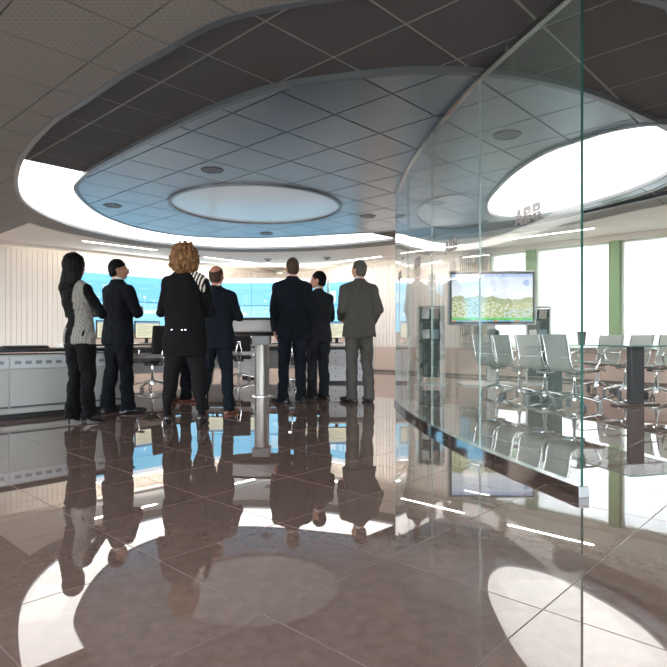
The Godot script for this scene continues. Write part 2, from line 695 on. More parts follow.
func landscape_image() -> ImageTexture:
	var W := 384
	var H := 224
	var im := Image.create(W, H, false, Image.FORMAT_RGB8)
	var fn := FastNoiseLite.new()
	fn.seed = 5
	fn.frequency = 0.055
	fn.fractal_octaves = 4
	var ridge := FastNoiseLite.new()
	ridge.seed = 8
	ridge.frequency = 0.02
	for x in W:
		var top := 110.0 + ridge.get_noise_1d(x) * 14.0 - 6.0 * sin(x * 0.016)
		for y in H:
			var c := Color8(232, 240, 250)
			if y < 14:
				c = Color8(150, 178, 226)
			elif y > top:
				var t := (y - top) / (H - top)
				var a := fn.get_noise_2d(x * 0.8, y * 2.2)
				c = Color8(176, 184, 98).lerp(Color8(222, 222, 212), clampf(0.5 + a * 1.6, 0.0, 1.0))
				if a < -0.12:
					c = Color8(146, 164, 66)
				if t < 0.22:
					c = c.lerp(Color8(140, 150, 112), 0.5)
				if (x > 74 and x < 134 and y > top + 4.0) and a > -0.25:
					c = Color8(168, 206, 228).lerp(c, 0.2)
				if x > 250 and t > 0.45 and a > 0.02:
					c = Color8(198, 216, 232)
			else:
				c = Color8(240, 246, 252).lerp(Color8(206, 222, 244), clampf(1.0 - y / 90.0, 0.0, 1.0))
			if y > H - 20:
				c = Color8(64, 190, 60) if (x / 14) % 4 != 3 else Color8(90, 210, 80)
			if y > H - 7:
				c = Color8(120, 150, 220) if (x / 20) % 5 else Color8(220, 80, 70)
			im.set_pixel(x, y, c)
	for y in range(24, 60):
		for x in range(336, 372):
			var r := Vector2(x - 354, y - 42).length()
			if r < 14.0:
				im.set_pixel(x, y, Color8(150, 172, 222) if r > 6.0 else Color8(176, 196, 234))
	for k in 14:
		im.fill_rect(Rect2i(14 + k * 26, 5, 14, 4), Color8(226, 236, 252))
	return ImageTexture.create_from_image(im)

func monitor_image() -> ImageTexture:
	var im := Image.create(96, 64, false, Image.FORMAT_RGB8)
	im.fill(Color8(232, 228, 198))
	im.fill_rect(Rect2i(0, 0, 96, 7), Color8(120, 160, 200))
	for k in 8:
		im.fill_rect(Rect2i(6, 12 + k * 6, 30 + (k * 37) % 50, 2), Color8(170, 176, 160))
	return ImageTexture.create_from_image(im)

func lit_screen(called: String, tex: Texture2D, e: float) -> StandardMaterial3D:
	var m := mat(called, Color(0.02, 0.02, 0.02), 0.25)
	m.emission_enabled = true
	m.emission = Color.BLACK
	m.emission_operator = BaseMaterial3D.EMISSION_OP_ADD
	m.emission_texture = tex
	m.emission_energy_multiplier = e
	return m

# ---------------------------------------------------------------- camera, sky, lights
func area_light(called: String, pos: Vector3, size: Vector2, towards: Vector3, c: Color, e: float, turn := 0.0) -> void:
	var l := AreaLight3D.new()
	l.name = numbered(called)
	l.area_size = size
	l.area_normalize_energy = false
	l.light_color = c
	l.light_energy = e
	l.shadow_enabled = true
	l.area_range = 40.0
	add_child(l)
	if absf(towards.y) > 0.9:
		l.transform = Transform3D(Basis(Vector3.UP, turn) * Basis(Vector3.RIGHT, -PI / 2), pos)
	else:
		l.look_at_from_position(pos, pos + towards, Vector3.UP)

func camera_and_sky() -> void:
	var cam := Camera3D.new()
	cam.name = "camera"
	cam.projection = Camera3D.PROJECTION_FRUSTUM
	cam.near = 0.05
	cam.far = 200.0
	cam.size = 0.05 * 667.0 / 570.0
	cam.frustum_offset = Vector2(0, 0.05 * 4.5 / 570.0)
	add_child(cam)
	cam.position = Vector3(0, EYE, 0)
	cam.current = true
	var we := WorldEnvironment.new()
	we.name = "world"
	var e := Environment.new()
	var sky := Sky.new()
	var sm := ProceduralSkyMaterial.new()
	sm.sky_top_color = Color(0.86, 0.91, 0.97)
	sm.sky_horizon_color = Color(0.98, 0.99, 1.0)
	sm.ground_horizon_color = Color(0.93, 0.94, 0.94)
	sm.ground_bottom_color = Color(0.62, 0.64, 0.62)
	sm.sky_energy_multiplier = 2.1
	sm.ground_energy_multiplier = 1.4
	sky.sky_material = sm
	e.background_mode = Environment.BG_SKY
	e.sky = sky
	e.tonemap_mode = Environment.TONE_MAPPER_LINEAR
	e.tonemap_exposure = 3.0
	e.sdfgi_enabled = true
	e.ssao_enabled = true
	e.ssil_enabled = true
	we.environment = e
	add_child(we)

var opening := []
var cloud := []
var disc := []
const SPLIT := -6.58

func outlines() -> void:
	var cl := [[-3.28, 7.2], [-3.02, 6.75], [-2.66, 6.29], [-2.19, 5.80], [-1.77, 5.375], [-1.31, 4.93], [-0.92, 4.585], [-0.427, 4.25], [0.259, 4.04], [0.66, 3.99], [1.09, 4.02], [1.52, 4.14], [2.04, 4.4], [2.5, 4.72], [3.2, 5.25], [3.8, 6.0], [4.08, 7.0], [3.86, 7.95], [3.4, 8.65], [2.6, 9.2], [1.75, 9.55], [0.82, 10.06], [0.117, 10.28], [-0.77, 10.55], [-1.72, 10.68], [-2.7, 10.45], [-3.3, 9.75], [-3.52, 8.9], [-3.48, 8.05]]
	var op := [[-2.52, 5.07], [-1.946, 4.52], [-1.47, 4.06], [-1.14, 3.785], [-0.6, 3.36], [0.2, 3.12], [1.0, 3.05], [1.8, 3.2], [2.6, 3.65], [3.4, 4.3], [4.1, 5.3], [4.5, 6.4], [4.4, 7.3], [3.98, 8.1], [3.56, 8.96], [3.32, 9.35], [2.73, 9.96], [1.91, 10.4], [0.96, 10.95], [0.03, 11.5], [-0.9, 11.8], [-2.0, 11.9], [-2.73, 11.65], [-3.6, 11.1], [-4.26, 9.9], [-4.4, 8.8], [-4.15, 7.6], [-3.4, 6.2]]
	var di := [[2.05, 7.2], [2.03, 6.49], [2.08, 5.96], [2.17, 5.63], [2.29, 5.42], [2.53, 5.09], [2.9, 4.98], [3.35, 5.3], [3.68, 6.0], [3.80, 6.75], [3.70, 7.45], [3.36, 8.35], [3.05, 8.72], [2.66, 8.85], [2.33, 8.5], [2.12, 7.85]]
	for a in [[cl, cloud], [op, opening], [di, disc]]:
		var p := []
		for q in a[0]:
			p.append(Vector2(q[0], q[1]))
		a[1].append_array(spline(p, 5))

func to_uv(line: Array) -> PackedVector2Array:
	var out := PackedVector2Array()
	for p in line:
		out.append(uv_of(p))
	return out

func to_xd(line: PackedVector2Array) -> PackedVector2Array:
	var out := PackedVector2Array()
	for p in line:
		out.append(xd_of(p))
	return out

func rect(u0: float, v0: float, u1: float, v1: float) -> PackedVector2Array:
	return PackedVector2Array([Vector2(u0, v0), Vector2(u1, v0), Vector2(u1, v1), Vector2(u0, v1)])

func circle(c: Vector2, r: float, m := 48) -> Array:
	var out := []
	for i in m:
		out.append(c + Vector2.from_angle(TAU * i / m) * r)
	return out

func room_lights() -> void:
	# luminous crescent over the control room: rectangles of its own radiance lie just under the glowing sheet
	var L := 0.05
	for k in [[-4.02, 9.3, 0.62, 1.3, -0.15], [-3.72, 10.45, 0.6, 0.9, 0.6], [-2.75, 11.18, 0.9, 0.6, -0.5], [-1.65, 11.3, 1.1, 0.7, -0.05], [-0.55, 11.1, 1.0, 0.6, 0.25], [-3.86, 7.7, 0.5, 1.1, 0.25]]:
		area_light("ceiling_area_light", at(k[0], k[1], CEIL + RECESS - 0.006), Vector2(k[2], k[3]), Vector3.DOWN, Color(1.0, 0.985, 0.96), L, k[4])
	for k in [[2.9, 7.9, 1.0, 0.9], [2.85, 6.8, 1.4, 1.2], [2.8, 5.8, 1.0, 0.8]]:
		area_light("meeting_area_light", at(k[0], k[1], CEIL + 0.012), Vector2(k[2], k[3]), Vector3.DOWN, Color(1.0, 0.99, 0.97), 0.05, 0.0)

# ---------------------------------------------------------------- structure
func grid_box(u0: float, v0: float, u1: float, v1: float, y0: float, y1: float, b := 0.0) -> MB:
	var m := MB.new()
	m.box(at_uv((u0 + u1) * 0.5, (v0 + v1) * 0.5, (y0 + y1) * 0.5), Vector3(absf(u1 - u0), absf(y1 - y0), absf(v1 - v0)), b, Basis(Vector3.UP, GRID_YAW))
	return m

func grid_add(m: MB, u0: float, v0: float, u1: float, v1: float, y0: float, y1: float, b := 0.0) -> void:
	m.box(at_uv((u0 + u1) * 0.5, (v0 + v1) * 0.5, (y0 + y1) * 0.5), Vector3(absf(u1 - u0), absf(y1 - y0), absf(v1 - v0)), b, Basis(Vector3.UP, GRID_YAW))

func floor_and_walls() -> void:
	var fl := struct("floor", grid_box(UMIN - 0.2, VMIN - 0.2, UMAX + 0.2, VMAX + 0.2, -0.2, -0.0015), M.grout)
	# polished tiles, 600 mm
	var tile := bx(Vector3(0, -0.01, 0), Vector3(0.5965, 0.02, 0.5965), 0.0009).commit()
	var list := []
	var iu := int(floor((UMIN + 0.12) / 0.6))
	while iu * 0.6 - 0.12 < UMAX:
		var iv := int(floor((VMIN - 0.5) / 0.6))
		while iv * 0.6 + 0.51 < VMAX:
			var u := iu * 0.6 - 0.12 + 0.3
			var v := iv * 0.6 + 0.51 + 0.3
			if u > UMIN and u < UMAX and v > VMIN and v < VMAX:
				var p := xd_of(Vector2(u, v))
				var seen := p.y > 0.8 and absf(p.x) < p.y * 0.6 + 0.5
				list.append([(0.0 if seen else 100.0) + p.length(), u, v, iu * 7 + iv * 13])
			iv += 1
		iu += 1
	list.sort_custom(func(a, b): return a[0] < b[0])
	var rest := MB.new()
	for i in list.size():
		var t: Array = list[i]
		if i < 290:
			var o := mi("tile", tile, M["stone_%d" % posmod(t[3], 3)], fl, at_uv(t[1], t[2], 0.0))
			o.rotation.y = GRID_YAW
		else:
			rest.box(at_uv(t[1], t[2], -0.01), Vector3(0.5965, 0.02, 0.5965), 0.0, Basis(Vector3.UP, GRID_YAW))
	obj("far_tiles", rest, M.stone_0, fl).set_meta("kind", "stuff")

	# walls with thickness
	var wl := struct("wall_left", grid_box(UMIN - 0.2, VMIN - 0.2, UMIN, VMAX + 0.2, 0, CEIL + 0.4), M.plaster)
	var ribs := MB.new()
	var v := VMIN + 0.05
	while v < VMAX - 0.02:
		grid_add(ribs, UMIN, v, UMIN + 0.018, v + 0.085, 0.64, CEIL - 0.06)
		v += 0.1
	obj("wall_ribs", ribs, M.wall_rib, wl).set_meta("kind", "stuff")
	v = VMIN
	while v < VMAX - 0.1:
		obj("wainscot_panel", grid_box(UMIN, v + 0.004, UMIN + 0.03, minf(v + 1.496, VMAX - 0.03), 0.06, 0.62, 0.004), M.wainscot, wl)
		v += 1.5
	struct("baseboard_left", grid_box(UMIN, VMIN, UMIN + 0.035, VMAX, 0, 0.055), M.baseboard)

	# unseen window bands added behind the viewpoint to brighten the near hall
	var side := MB.new()
	grid_add(side, UMAX, VMIN - 0.2, UMAX + 0.2, VMAX + 0.2, 0, 0.5)
	grid_add(side, UMAX, VMIN - 0.2, UMAX + 0.2, VMAX + 0.2, 2.6, CEIL + 0.4)
	grid_add(side, UMAX, 3.0, UMAX + 0.2, VMAX + 0.2, 0.5, 2.6)
	grid_add(side, UMAX, VMIN - 0.2, UMAX + 0.2, VMIN + 0.3, 0.5, 2.6)
	struct("wall_right", side, M.plaster)
	var rear := MB.new()
	grid_add(rear, UMIN - 0.2, VMIN - 0.2, UMAX + 0.2, VMIN, 0, 0.5)
	grid_add(rear, UMIN - 0.2, VMIN - 0.2, UMAX + 0.2, VMIN, 2.6, CEIL + 0.4)
	grid_add(rear, UMIN - 0.2, VMIN - 0.2, UMIN + 0.4, VMIN, 0.5, 2.6)
	grid_add(rear, UMAX - 0.3, VMIN - 0.2, UMAX + 0.2, VMIN, 0.5, 2.6)
	struct("wall_back", rear, M.plaster)
	for i in 7:
		var e := MB.new()
		var u0 := UMIN + 0.4 + i * 2.263
		grid_add(e, u0, VMIN - 0.16, u0 + 0.06, VMIN - 0.06, 0.5, 2.6, 0.005)
		grid_add(e, u0, VMIN - 0.14, u0 + 2.263, VMIN - 0.06, 0.5, 0.56, 0.005)
		grid_add(e, u0, VMIN - 0.14, u0 + 2.263, VMIN - 0.06, 2.54, 2.6, 0.005)
		var wn := struct("window_%d" % (i + 11), e, M.window_green)  # added rear window, out of view, lets in fill daylight
		obj("pane", grid_box(u0 + 0.05, VMIN - 0.112, u0 + 2.26, VMIN - 0.104, 0.54, 2.56), M.window_glass, wn)
	for i in 3:
		var e := MB.new()
		var v0 := VMIN + 0.3 + i * 2.233
		grid_add(e, UMAX + 0.06, v0, UMAX + 0.16, v0 + 0.06, 0.5, 2.6, 0.005)
		grid_add(e, UMAX + 0.06, v0, UMAX + 0.14, v0 + 2.233, 0.5, 0.56, 0.005)
		grid_add(e, UMAX + 0.06, v0, UMAX + 0.14, v0 + 2.233, 2.54, 2.6, 0.005)
		var wn := struct("window_%d" % (i + 21), e, M.window_green)  # added side window, out of view, for more fill daylight
		obj("pane", grid_box(UMAX + 0.104, v0 + 0.05, UMAX + 0.112, v0 + 2.23, 0.54, 2.56), M.window_glass, wn)

	# far wall with the window band
	var wins := [[-5.79, -4.96], [-4.80, -3.38], [-3.22, -1.80], [-1.64, -0.22], [-0.06, 1.36], [1.52, 2.94]]
	var wf := MB.new()
	grid_add(wf, UMIN - 0.2, VMAX, wins[0][0], VMAX + 0.25, 0, CEIL + 0.4)
	grid_add(wf, wins[0][0], VMAX, UMAX + 0.2, VMAX + 0.25, 0, 0.62)
	grid_add(wf, wins[0][0], VMAX, UMAX + 0.2, VMAX + 0.25, 2.59, CEIL + 0.4)
	for i in wins.size():
		var e: float = wins[i + 1][0] if i + 1 < wins.size() else UMAX + 0.2
		grid_add(wf, wins[i][1], VMAX + 0.02, e, VMAX + 0.25, 0.62, 2.59)
	var wb := struct("wall_far", wf, M.plaster)
	var rb := MB.new()
	var u := UMIN + 0.05
	while u < wins[0][0] - 0.1:
		grid_add(rb, u, VMAX - 0.018, u + 0.085, VMAX, 0.64, CEIL - 0.06)
		u += 0.1
	obj("wall_ribs", rb, M.wall_rib, wb).set_meta("kind", "stuff")
	u = UMIN
	while u < UMAX - 0.1:
		obj("wainscot_panel", grid_box(u + 0.004, VMAX - 0.03, minf(u + 1.496, UMAX), VMAX, 0.06, 0.62, 0.004), M.wainscot, wb)
		u += 1.5
	struct("baseboard_far", grid_box(UMIN, VMAX - 0.035, UMAX, VMAX, 0, 0.055), M.baseboard)
	for i in wins.size():
		var w: Array = wins[i]
		var fr := MB.new()
		for k in [[w[0], w[0] + 0.05], [w[1] - 0.05, w[1]]]:
			grid_add(fr, k[0], VMAX + 0.03, k[1], VMAX + 0.13, 0.62, 2.59, 0.005)
		grid_add(fr, w[0], VMAX + 0.05, w[1], VMAX + 0.12, 0.62, 0.67, 0.005)
		grid_add(fr, w[0], VMAX + 0.05, w[1], VMAX + 0.12, 2.55, 2.59, 0.005)
		var win := struct("window_%d" % (i + 1), fr, M.window_green)
		obj("pane", grid_box(w[0] + 0.04, VMAX + 0.08, w[1] - 0.04, VMAX + 0.088, 0.66, 2.56), M.window_glass, win)
		obj("roller_blind", grid_box(w[0] + 0.02, VMAX + 0.03, w[1] - 0.02, VMAX + 0.033, 0.66, 2.58), M.screen_blind, win)
		obj("mullion_cover", grid_box(w[1] + 0.0, VMAX - 0.03, w[1] + 0.16, VMAX + 0.1, 0.62, 2.59, 0.008), M.window_green, win)
	struct("trim_1", grid_box(wins[0][0], VMAX - 0.10, UMAX, VMAX + 0.03, 0.62, 0.65, 0.006), M.sill)

	# roof slab
	struct("ceiling", grid_box(UMIN - 0.2, VMIN - 0.2, UMAX + 0.2, VMAX + 0.2, CEIL + 0.14, CEIL + 0.4), M.plenum)

func ceiling_parts() -> void:
	var oc := to_uv(opening)
	var cc := to_uv(cloud)
	var dc := to_uv(disc)
	var lc := to_uv(circle(Vector2(-1.09, 8.1), 1.175))
	# --- raft of perforated metal tiles
	var raft := thing("ceiling_raft", "large oval ceiling raft of perforated grey metal tiles with two round lights", "ceiling panel")
	var inner: PackedVector2Array = Geometry2D.offset_polygon(cc, -0.055)[0]
	var dout: PackedVector2Array = Geometry2D.offset_polygon(dc, 0.04)[0]
	var lout: PackedVector2Array = Geometry2D.offset_polygon(lc, 0.04)[0]
	var u := -0.245 - 0.6 * 22
	while u < UMAX:
		var v := 0.496 - 0.6 * 8
		while v < VMAX:
			var cell := rect(u + 0.007, v + 0.007, u + 0.593, v + 0.593)
			for p in Geometry2D.intersect_polygons(cell, inner):
				for q in Geometry2D.clip_polygons(p, dout):
					for r in Geometry2D.clip_polygons(q, lout):
						if Geometry2D.is_polygon_clockwise(r) or r.size() < 3:
							continue
						var m := MB.new()
						m.slab(to_xd(r), CEIL, CEIL + 0.028)
						if m.v.size():
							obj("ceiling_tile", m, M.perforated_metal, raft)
			v += 0.6
		u += 0.6
	var back := MB.new()
	back.slab(PackedVector2Array(to_xd(inner)), CEIL + 0.03, CEIL + 0.04)
	obj("backing", back, M.plenum, raft)
	var rim := MB.new()
	rim.sweep(cloud, -0.001, 0.052, CEIL - 0.006, CEIL + RECESS + 0.03, true)
	if Geometry2D.is_polygon_clockwise(PackedVector2Array(cloud)):
		rim = MB.new()
		rim.sweep(cloud, -0.052, 0.001, CEIL - 0.006, CEIL + RECESS + 0.03, true)
	obj("rim", rim, M.raft_rim, raft)

	# --- round membrane, dimmed, given a faint glow
	var ml := thing("round_ceiling_membrane", "round dimmed pale ceiling light disc above the steel column table", "ceiling light")
	var mm := MB.new()
	mm.slab(PackedVector2Array(circle(Vector2(-1.09, 8.1), 1.165, 64)), CEIL + 0.004, CEIL + 0.02)
	obj("light_diffuser", mm, M.membrane, ml)
	var mr := MB.new()
	mr.sweep(circle(Vector2(-1.09, 8.1), 1.19, 64), -0.025, 0.025, CEIL - 0.02, CEIL + 0.02, true)
	obj("rim", mr, M.raft_rim, ml)
	# --- lit oval over the meeting table
	var dl := thing("oval_ceiling_light", "large lit white oval ceiling light above the meeting table", "ceiling light")
	var dm := MB.new()
	dm.slab(PackedVector2Array(disc), CEIL + 0.02, CEIL + 0.021)
	obj("light_diffuser", dm, M.meeting_light_glow, dl)
	var dr := MB.new()
	dr.sweep(disc, -0.04, 0.01, CEIL - 0.02, CEIL + 0.03, true)
	if not Geometry2D.is_polygon_clockwise(PackedVector2Array(disc)):
		pass
	obj("rim", dr, M.raft_rim, dl)

	# --- luminous crescent in the far part of the opening
	var cres := thing("crescent_ceiling_light", "long glowing white crescent of ceiling light around the oval raft", "ceiling light")
	var half := rect(UMIN, VMIN, SPLIT, VMAX)
	for p in Geometry2D.intersect_polygons(oc, half):
		for q in Geometry2D.clip_polygons(p, cc):
			if Geometry2D.is_polygon_clockwise(q):
				continue
			var m := MB.new()
			m.slab(to_xd(q), CEIL + RECESS, CEIL + RECESS + 0.01)
			obj("light_sheet", m, M.ceiling_light_glow, cres)

	# --- dark recessed tiles in the near part
	var dark := thing("recessed_ceiling", "dark grey recessed ceiling tiles in a pale grid around the raft", "ceiling panel")
	var whole := rect(SPLIT + 0.03, VMIN, UMAX, VMAX)
	u = -0.24 - 0.6 * 11
	while u < UMAX:
		var v := 0.43 - 0.6 * 8
		while v < VMAX:
			var cell := rect(u + 0.011, v + 0.011, u + 0.589, v + 0.589)
			for p0 in Geometry2D.intersect_polygons(cell, whole):
				for p in Geometry2D.intersect_polygons(p0, oc):
					for q in Geometry2D.clip_polygons(p, inner):
						if Geometry2D.is_polygon_clockwise(q) or q.size() < 3:
							continue
						var m := MB.new()
						m.slab(to_xd(q), CEIL + RECESS + 0.004, CEIL + RECESS + 0.02)
						if m.v.size():
							obj("ceiling_tile", m, M.dark_tile, dark)
			v += 0.6
		u += 0.6
	for p0 in Geometry2D.intersect_polygons(oc, whole):
		for q in Geometry2D.clip_polygons(p0, inner):
			if Geometry2D.is_polygon_clockwise(q) or q.size() < 3:
				continue
			var m := MB.new()
			m.slab(to_xd(q), CEIL + RECESS + 0.008, CEIL + RECESS + 0.024)
			obj("grid", m, M.grid_bar, dark)

	# --- outer tiles and plaster
	var outer := thing("outer_ceiling", "warm grey perforated ceiling tiles outside the recessed oval", "ceiling panel")
	var ow: PackedVector2Array = Geometry2D.offset_polygon(oc, 0.05)[0]
	var band: PackedVector2Array = Geometry2D.offset_polygon(oc, 0.52)[0]
	var near := rect(UMIN, VMIN, UMAX, 3.4)
	u = -0.245 - 0.6 * 22
	while u < UMAX:
		var v := 0.496 - 0.6 * 8
		while v < VMAX:
			var cell := rect(u + 0.0055, v + 0.0055, u + 0.5945, v + 0.5945)
			var parts := []
			for p in Geometry2D.intersect_polygons(cell, near):
				parts.append(p)
			for p in Geometry2D.intersect_polygons(cell, rect(UMIN, 3.4, UMAX, VMAX)):
				for q in Geometry2D.intersect_polygons(p, band):
					parts.append(q)
			for p in parts:
				for q in Geometry2D.clip_polygons(p, ow):
					if Geometry2D.is_polygon_clockwise(q) or q.size() < 3:
						continue
					var c := Vector2.ZERO
					for k in q:
						c += k / q.size()
					var w := xd_of(c)
					if w.y < 1.5 or absf(w.x) > w.y * 0.75 + 0.6:
						continue
					var m := MB.new()
					m.slab(to_xd(q), CEIL, CEIL + 0.02)
					if m.v.size():
						obj("ceiling_tile", m, M.mineral_tile, outer)
			v += 0.6
		u += 0.6
	for p in Geometry2D.clip_polygons(near, ow):
		if not Geometry2D.is_polygon_clockwise(p):
			var m := MB.new()
			m.slab(to_xd(p), CEIL + 0.021, CEIL + 0.03)
			obj("backing", m, M.plenum, outer)
	var orim := MB.new()
	orim.sweep(opening, -0.05, 0.0, CEIL - 0.006, CEIL + RECESS + 0.03, true)
	obj("rim", orim, M.raft_rim, outer)
	var gap: PackedVector2Array = Geometry2D.offset_polygon(oc, 0.56)[0]
	var soff := MB.new()
	for p in Geometry2D.clip_polygons(rect(UMIN, 3.4, UMAX, VMAX), gap):
		if not Geometry2D.is_polygon_clockwise(p):
			soff.slab(to_xd(p), CEIL, CEIL + 0.1)
	struct("trim_2", soff, M.plaster)
	# wall-washing coves: a hanging plaster lip hides lamps added to brighten wall and soffit
	for k in 2:
		var lip := MB.new()
		if k == 0:
			grid_add(lip, UMIN + 0.42, 3.4, UMIN + 0.46, VMAX - 0.42, CEIL - 0.055, CEIL + 0.02, 0.004)
		else:
			grid_add(lip, UMIN + 0.42, VMAX - 0.46, -6.5, VMAX - 0.42, CEIL - 0.055, CEIL + 0.02, 0.004)
		struct("trim_%d" % (k + 3), lip, M.plaster)
	for k in 5:
		var v0 := 3.9 + k * 1.4
		var t := thing("added_cove_light", "added hidden cove lamp brightening the left ribbed wall", "strip light", Vector3.ZERO, 0.0, "added cove lamps along the left wall")
		obj("light_tube", grid_box(UMIN + 0.385, v0, UMIN + 0.415, v0 + 1.36, CEIL - 0.04, CEIL - 0.01, 0.004), M.added_light_glow, t)
		obj("added_lamp_holder", grid_box(UMIN + 0.38, v0, UMIN + 0.42, v0 + 1.36, CEIL - 0.009, CEIL - 0.001), M.white_laminate, t)
		var p := at_uv(UMIN + 0.38, v0 + 0.68, CEIL - 0.025)
		area_light("added_cove_area_light", p, Vector2(1.34, 0.03), at_uv(-1, 0, 0) + Vector3(0, -0.9, 0), Color(1.0, 0.96, 0.9), ADDED_COVE)
	for k in 4:
		var u0 := UMIN + 0.5 + k * 1.4
		var t := thing("added_cove_light", "added hidden cove lamp brightening the far ribbed wall", "strip light", Vector3.ZERO, 0.0, "added cove lamps along the far wall")
		obj("light_tube", grid_box(u0, VMAX - 0.415, u0 + 1.36, VMAX - 0.385, CEIL - 0.04, CEIL - 0.01, 0.004), M.added_light_glow, t)
		obj("added_lamp_holder", grid_box(u0, VMAX - 0.42, u0 + 1.36, VMAX - 0.38, CEIL - 0.009, CEIL - 0.001), M.white_laminate, t)
		var p := at_uv(u0 + 0.68, VMAX - 0.38, CEIL - 0.025)
		area_light("added_cove_area_light", p, Vector2(1.34, 0.03), at_uv(0, 1, 0) + Vector3(0, -0.9, 0), Color(1.0, 0.96, 0.9), ADDED_COVE)
	# LED strips in the plaster, along the building grid
	var strips := [[-4.28, 11.53, true, "nearest the dark-haired woman"], [-2.43, 13.73, true, "over the middle of the video wall"], [0.5, 13.59, false, "over the right end of the video wall"], [2.05, 12.0, false, "between the ribbed wall and the glass"], [3.85, 10.23, false, "in front of the windows"]]
	for s in strips:
		var q := uv_of(Vector2(s[0], s[1]))
		var t := thing("strip_light", "slim white linear light in the plaster ceiling " + s[3], "strip light", Vector3.ZERO, 0.0, "linear ceiling lights")
		var along := 0.78
		var fr := MB.new()
		if s[2]:
			obj("light_tube", grid_box(q.x - 0.03, q.y - along, q.x + 0.03, q.y + along, CEIL - 0.006, CEIL + 0.002), M.strip_light_glow, t)
			for e in [-1.0, 1.0]:
				grid_add(fr, q.x + e * 0.03, q.y - along - 0.01, q.x + e * 0.042, q.y + along + 0.01, CEIL - 0.009, CEIL + 0.004)
		else:
			obj("light_tube", grid_box(q.x - along, q.y - 0.03, q.x + along, q.y + 0.03, CEIL - 0.006, CEIL + 0.002), M.strip_light_glow, t)
			for e in [-1.0, 1.0]:
				grid_add(fr, q.x - along - 0.01, q.y + e * 0.03, q.x + along + 0.01, q.y + e * 0.042, CEIL - 0.009, CEIL + 0.004)
		obj("frame", fr, M.white_laminate, t)
		area_light("strip_area_light", at_uv(q.x, q.y, CEIL - 0.008), Vector2(0.055, 1.5) if s[2] else Vector2(1.5, 0.055), Vector3.DOWN, Color(1.0, 0.97, 0.93), 9.0 / 2.467, GRID_YAW)
	# ceiling speakers
	var spk := [[-1.35, 6.35, "beside the dimmed disc"], [-3.12, 8.05, "at the raft's rounded end"], [-1.2, 10.2, "between dimmed disc and crescent light"], [1.6, 5.25, "above the glass, beside the lit oval"], [1.42, 7.9, "behind the glass, at the far side"], [0.53, 8.74, "midway between dimmed disc and glass"]]
	for s in spk:
		var t := thing("ceiling_speaker", "round grey ceiling speaker in the raft " + s[2], "speaker", at(s[0], s[1], CEIL), 0.0, "round ceiling speakers")
		var a := MB.new()
		a.lathe([Vector2(0.105, -0.004), Vector2(0.0, -0.004)], Vector3.ZERO, 32)
		obj("grille", a, M.grille, t)
		var b := MB.new()
		b.lathe([Vector2(0.128, 0.001), Vector2(0.128, -0.006), Vector2(0.122, -0.010), Vector2(0.106, -0.008), Vector2(0.104, -0.003)], Vector3.ZERO, 32)
		obj("rim", b, M.raft_rim, t)
	for s in [[-1.55, 13.5, "near the middle strip light"], [-0.15, 13.2, "near the right-hand strip light"]]:
		var t := thing("smoke_detector", "small round detector on the plaster ceiling " + s[2], "detector", at(s[0], s[1], CEIL), 0.0, "ceiling detectors")
		var a := MB.new()
		a.lathe([Vector2(0.0, -0.045), Vector2(0.05, -0.042), Vector2(0.085, -0.02), Vector2(0.09, 0.0)], Vector3.ZERO, 20)
		obj("housing", a, M.pale_panel, t)
		var b := MB.new()
		b.lathe([Vector2(0.0, -0.06), Vector2(0.03, -0.056), Vector2(0.034, -0.043)], Vector3.ZERO, 16)
		obj("sensor", b, M.dark_slot, t)

# ---------------------------------------------------------------- curved glass
func letter_polys(ch: String) -> Array:
	var outline: PackedVector2Array
	var counters := []
	if ch == "A":
		outline = PackedVector2Array([Vector2(0, 0), Vector2(0.36, 1), Vector2(0.64, 1), Vector2(1, 0), Vector2(0.74, 0), Vector2(0.67, 0.2), Vector2(0.33, 0.2), Vector2(0.26, 0)])
		counters = [PackedVector2Array([Vector2(0.5, 0.78), Vector2(0.39, 0.4), Vector2(0.61, 0.4)])]
	else:
		outline = PackedVector2Array([Vector2(0, 0), Vector2(0, 1), Vector2(0.62, 1), Vector2(0.78, 0.96), Vector2(0.88, 0.86), Vector2(0.89, 0.72), Vector2(0.84, 0.6), Vector2(0.74, 0.53), Vector2(0.88, 0.46), Vector2(0.95, 0.34), Vector2(0.94, 0.18), Vector2(0.84, 0.05), Vector2(0.68, 0)])
		counters = [PackedVector2Array([Vector2(0.32, 0.64), Vector2(0.32, 0.76), Vector2(0.56, 0.76), Vector2(0.6, 0.70), Vector2(0.56, 0.64)]), PackedVector2Array([Vector2(0.32, 0.24), Vector2(0.32, 0.38), Vector2(0.6, 0.38), Vector2(0.64, 0.31), Vector2(0.6, 0.24)])]
	var out := []
	for q in [rect(-0.1, 0.52, 0.47, 1.1), rect(0.51, 0.52, 1.1, 1.1), rect(-0.1, -0.1, 0.47, 0.48), rect(0.51, -0.1, 1.1, 0.48)]:
		var ps := Array(Geometry2D.intersect_polygons(outline, q), TYPE_NIL, "", null)
		for c in counters:
			var nx := []
			for p in ps:
				nx.append_array(Geometry2D.clip_polygons(p, c))
			ps = nx
		out.append_array(ps)
	return out

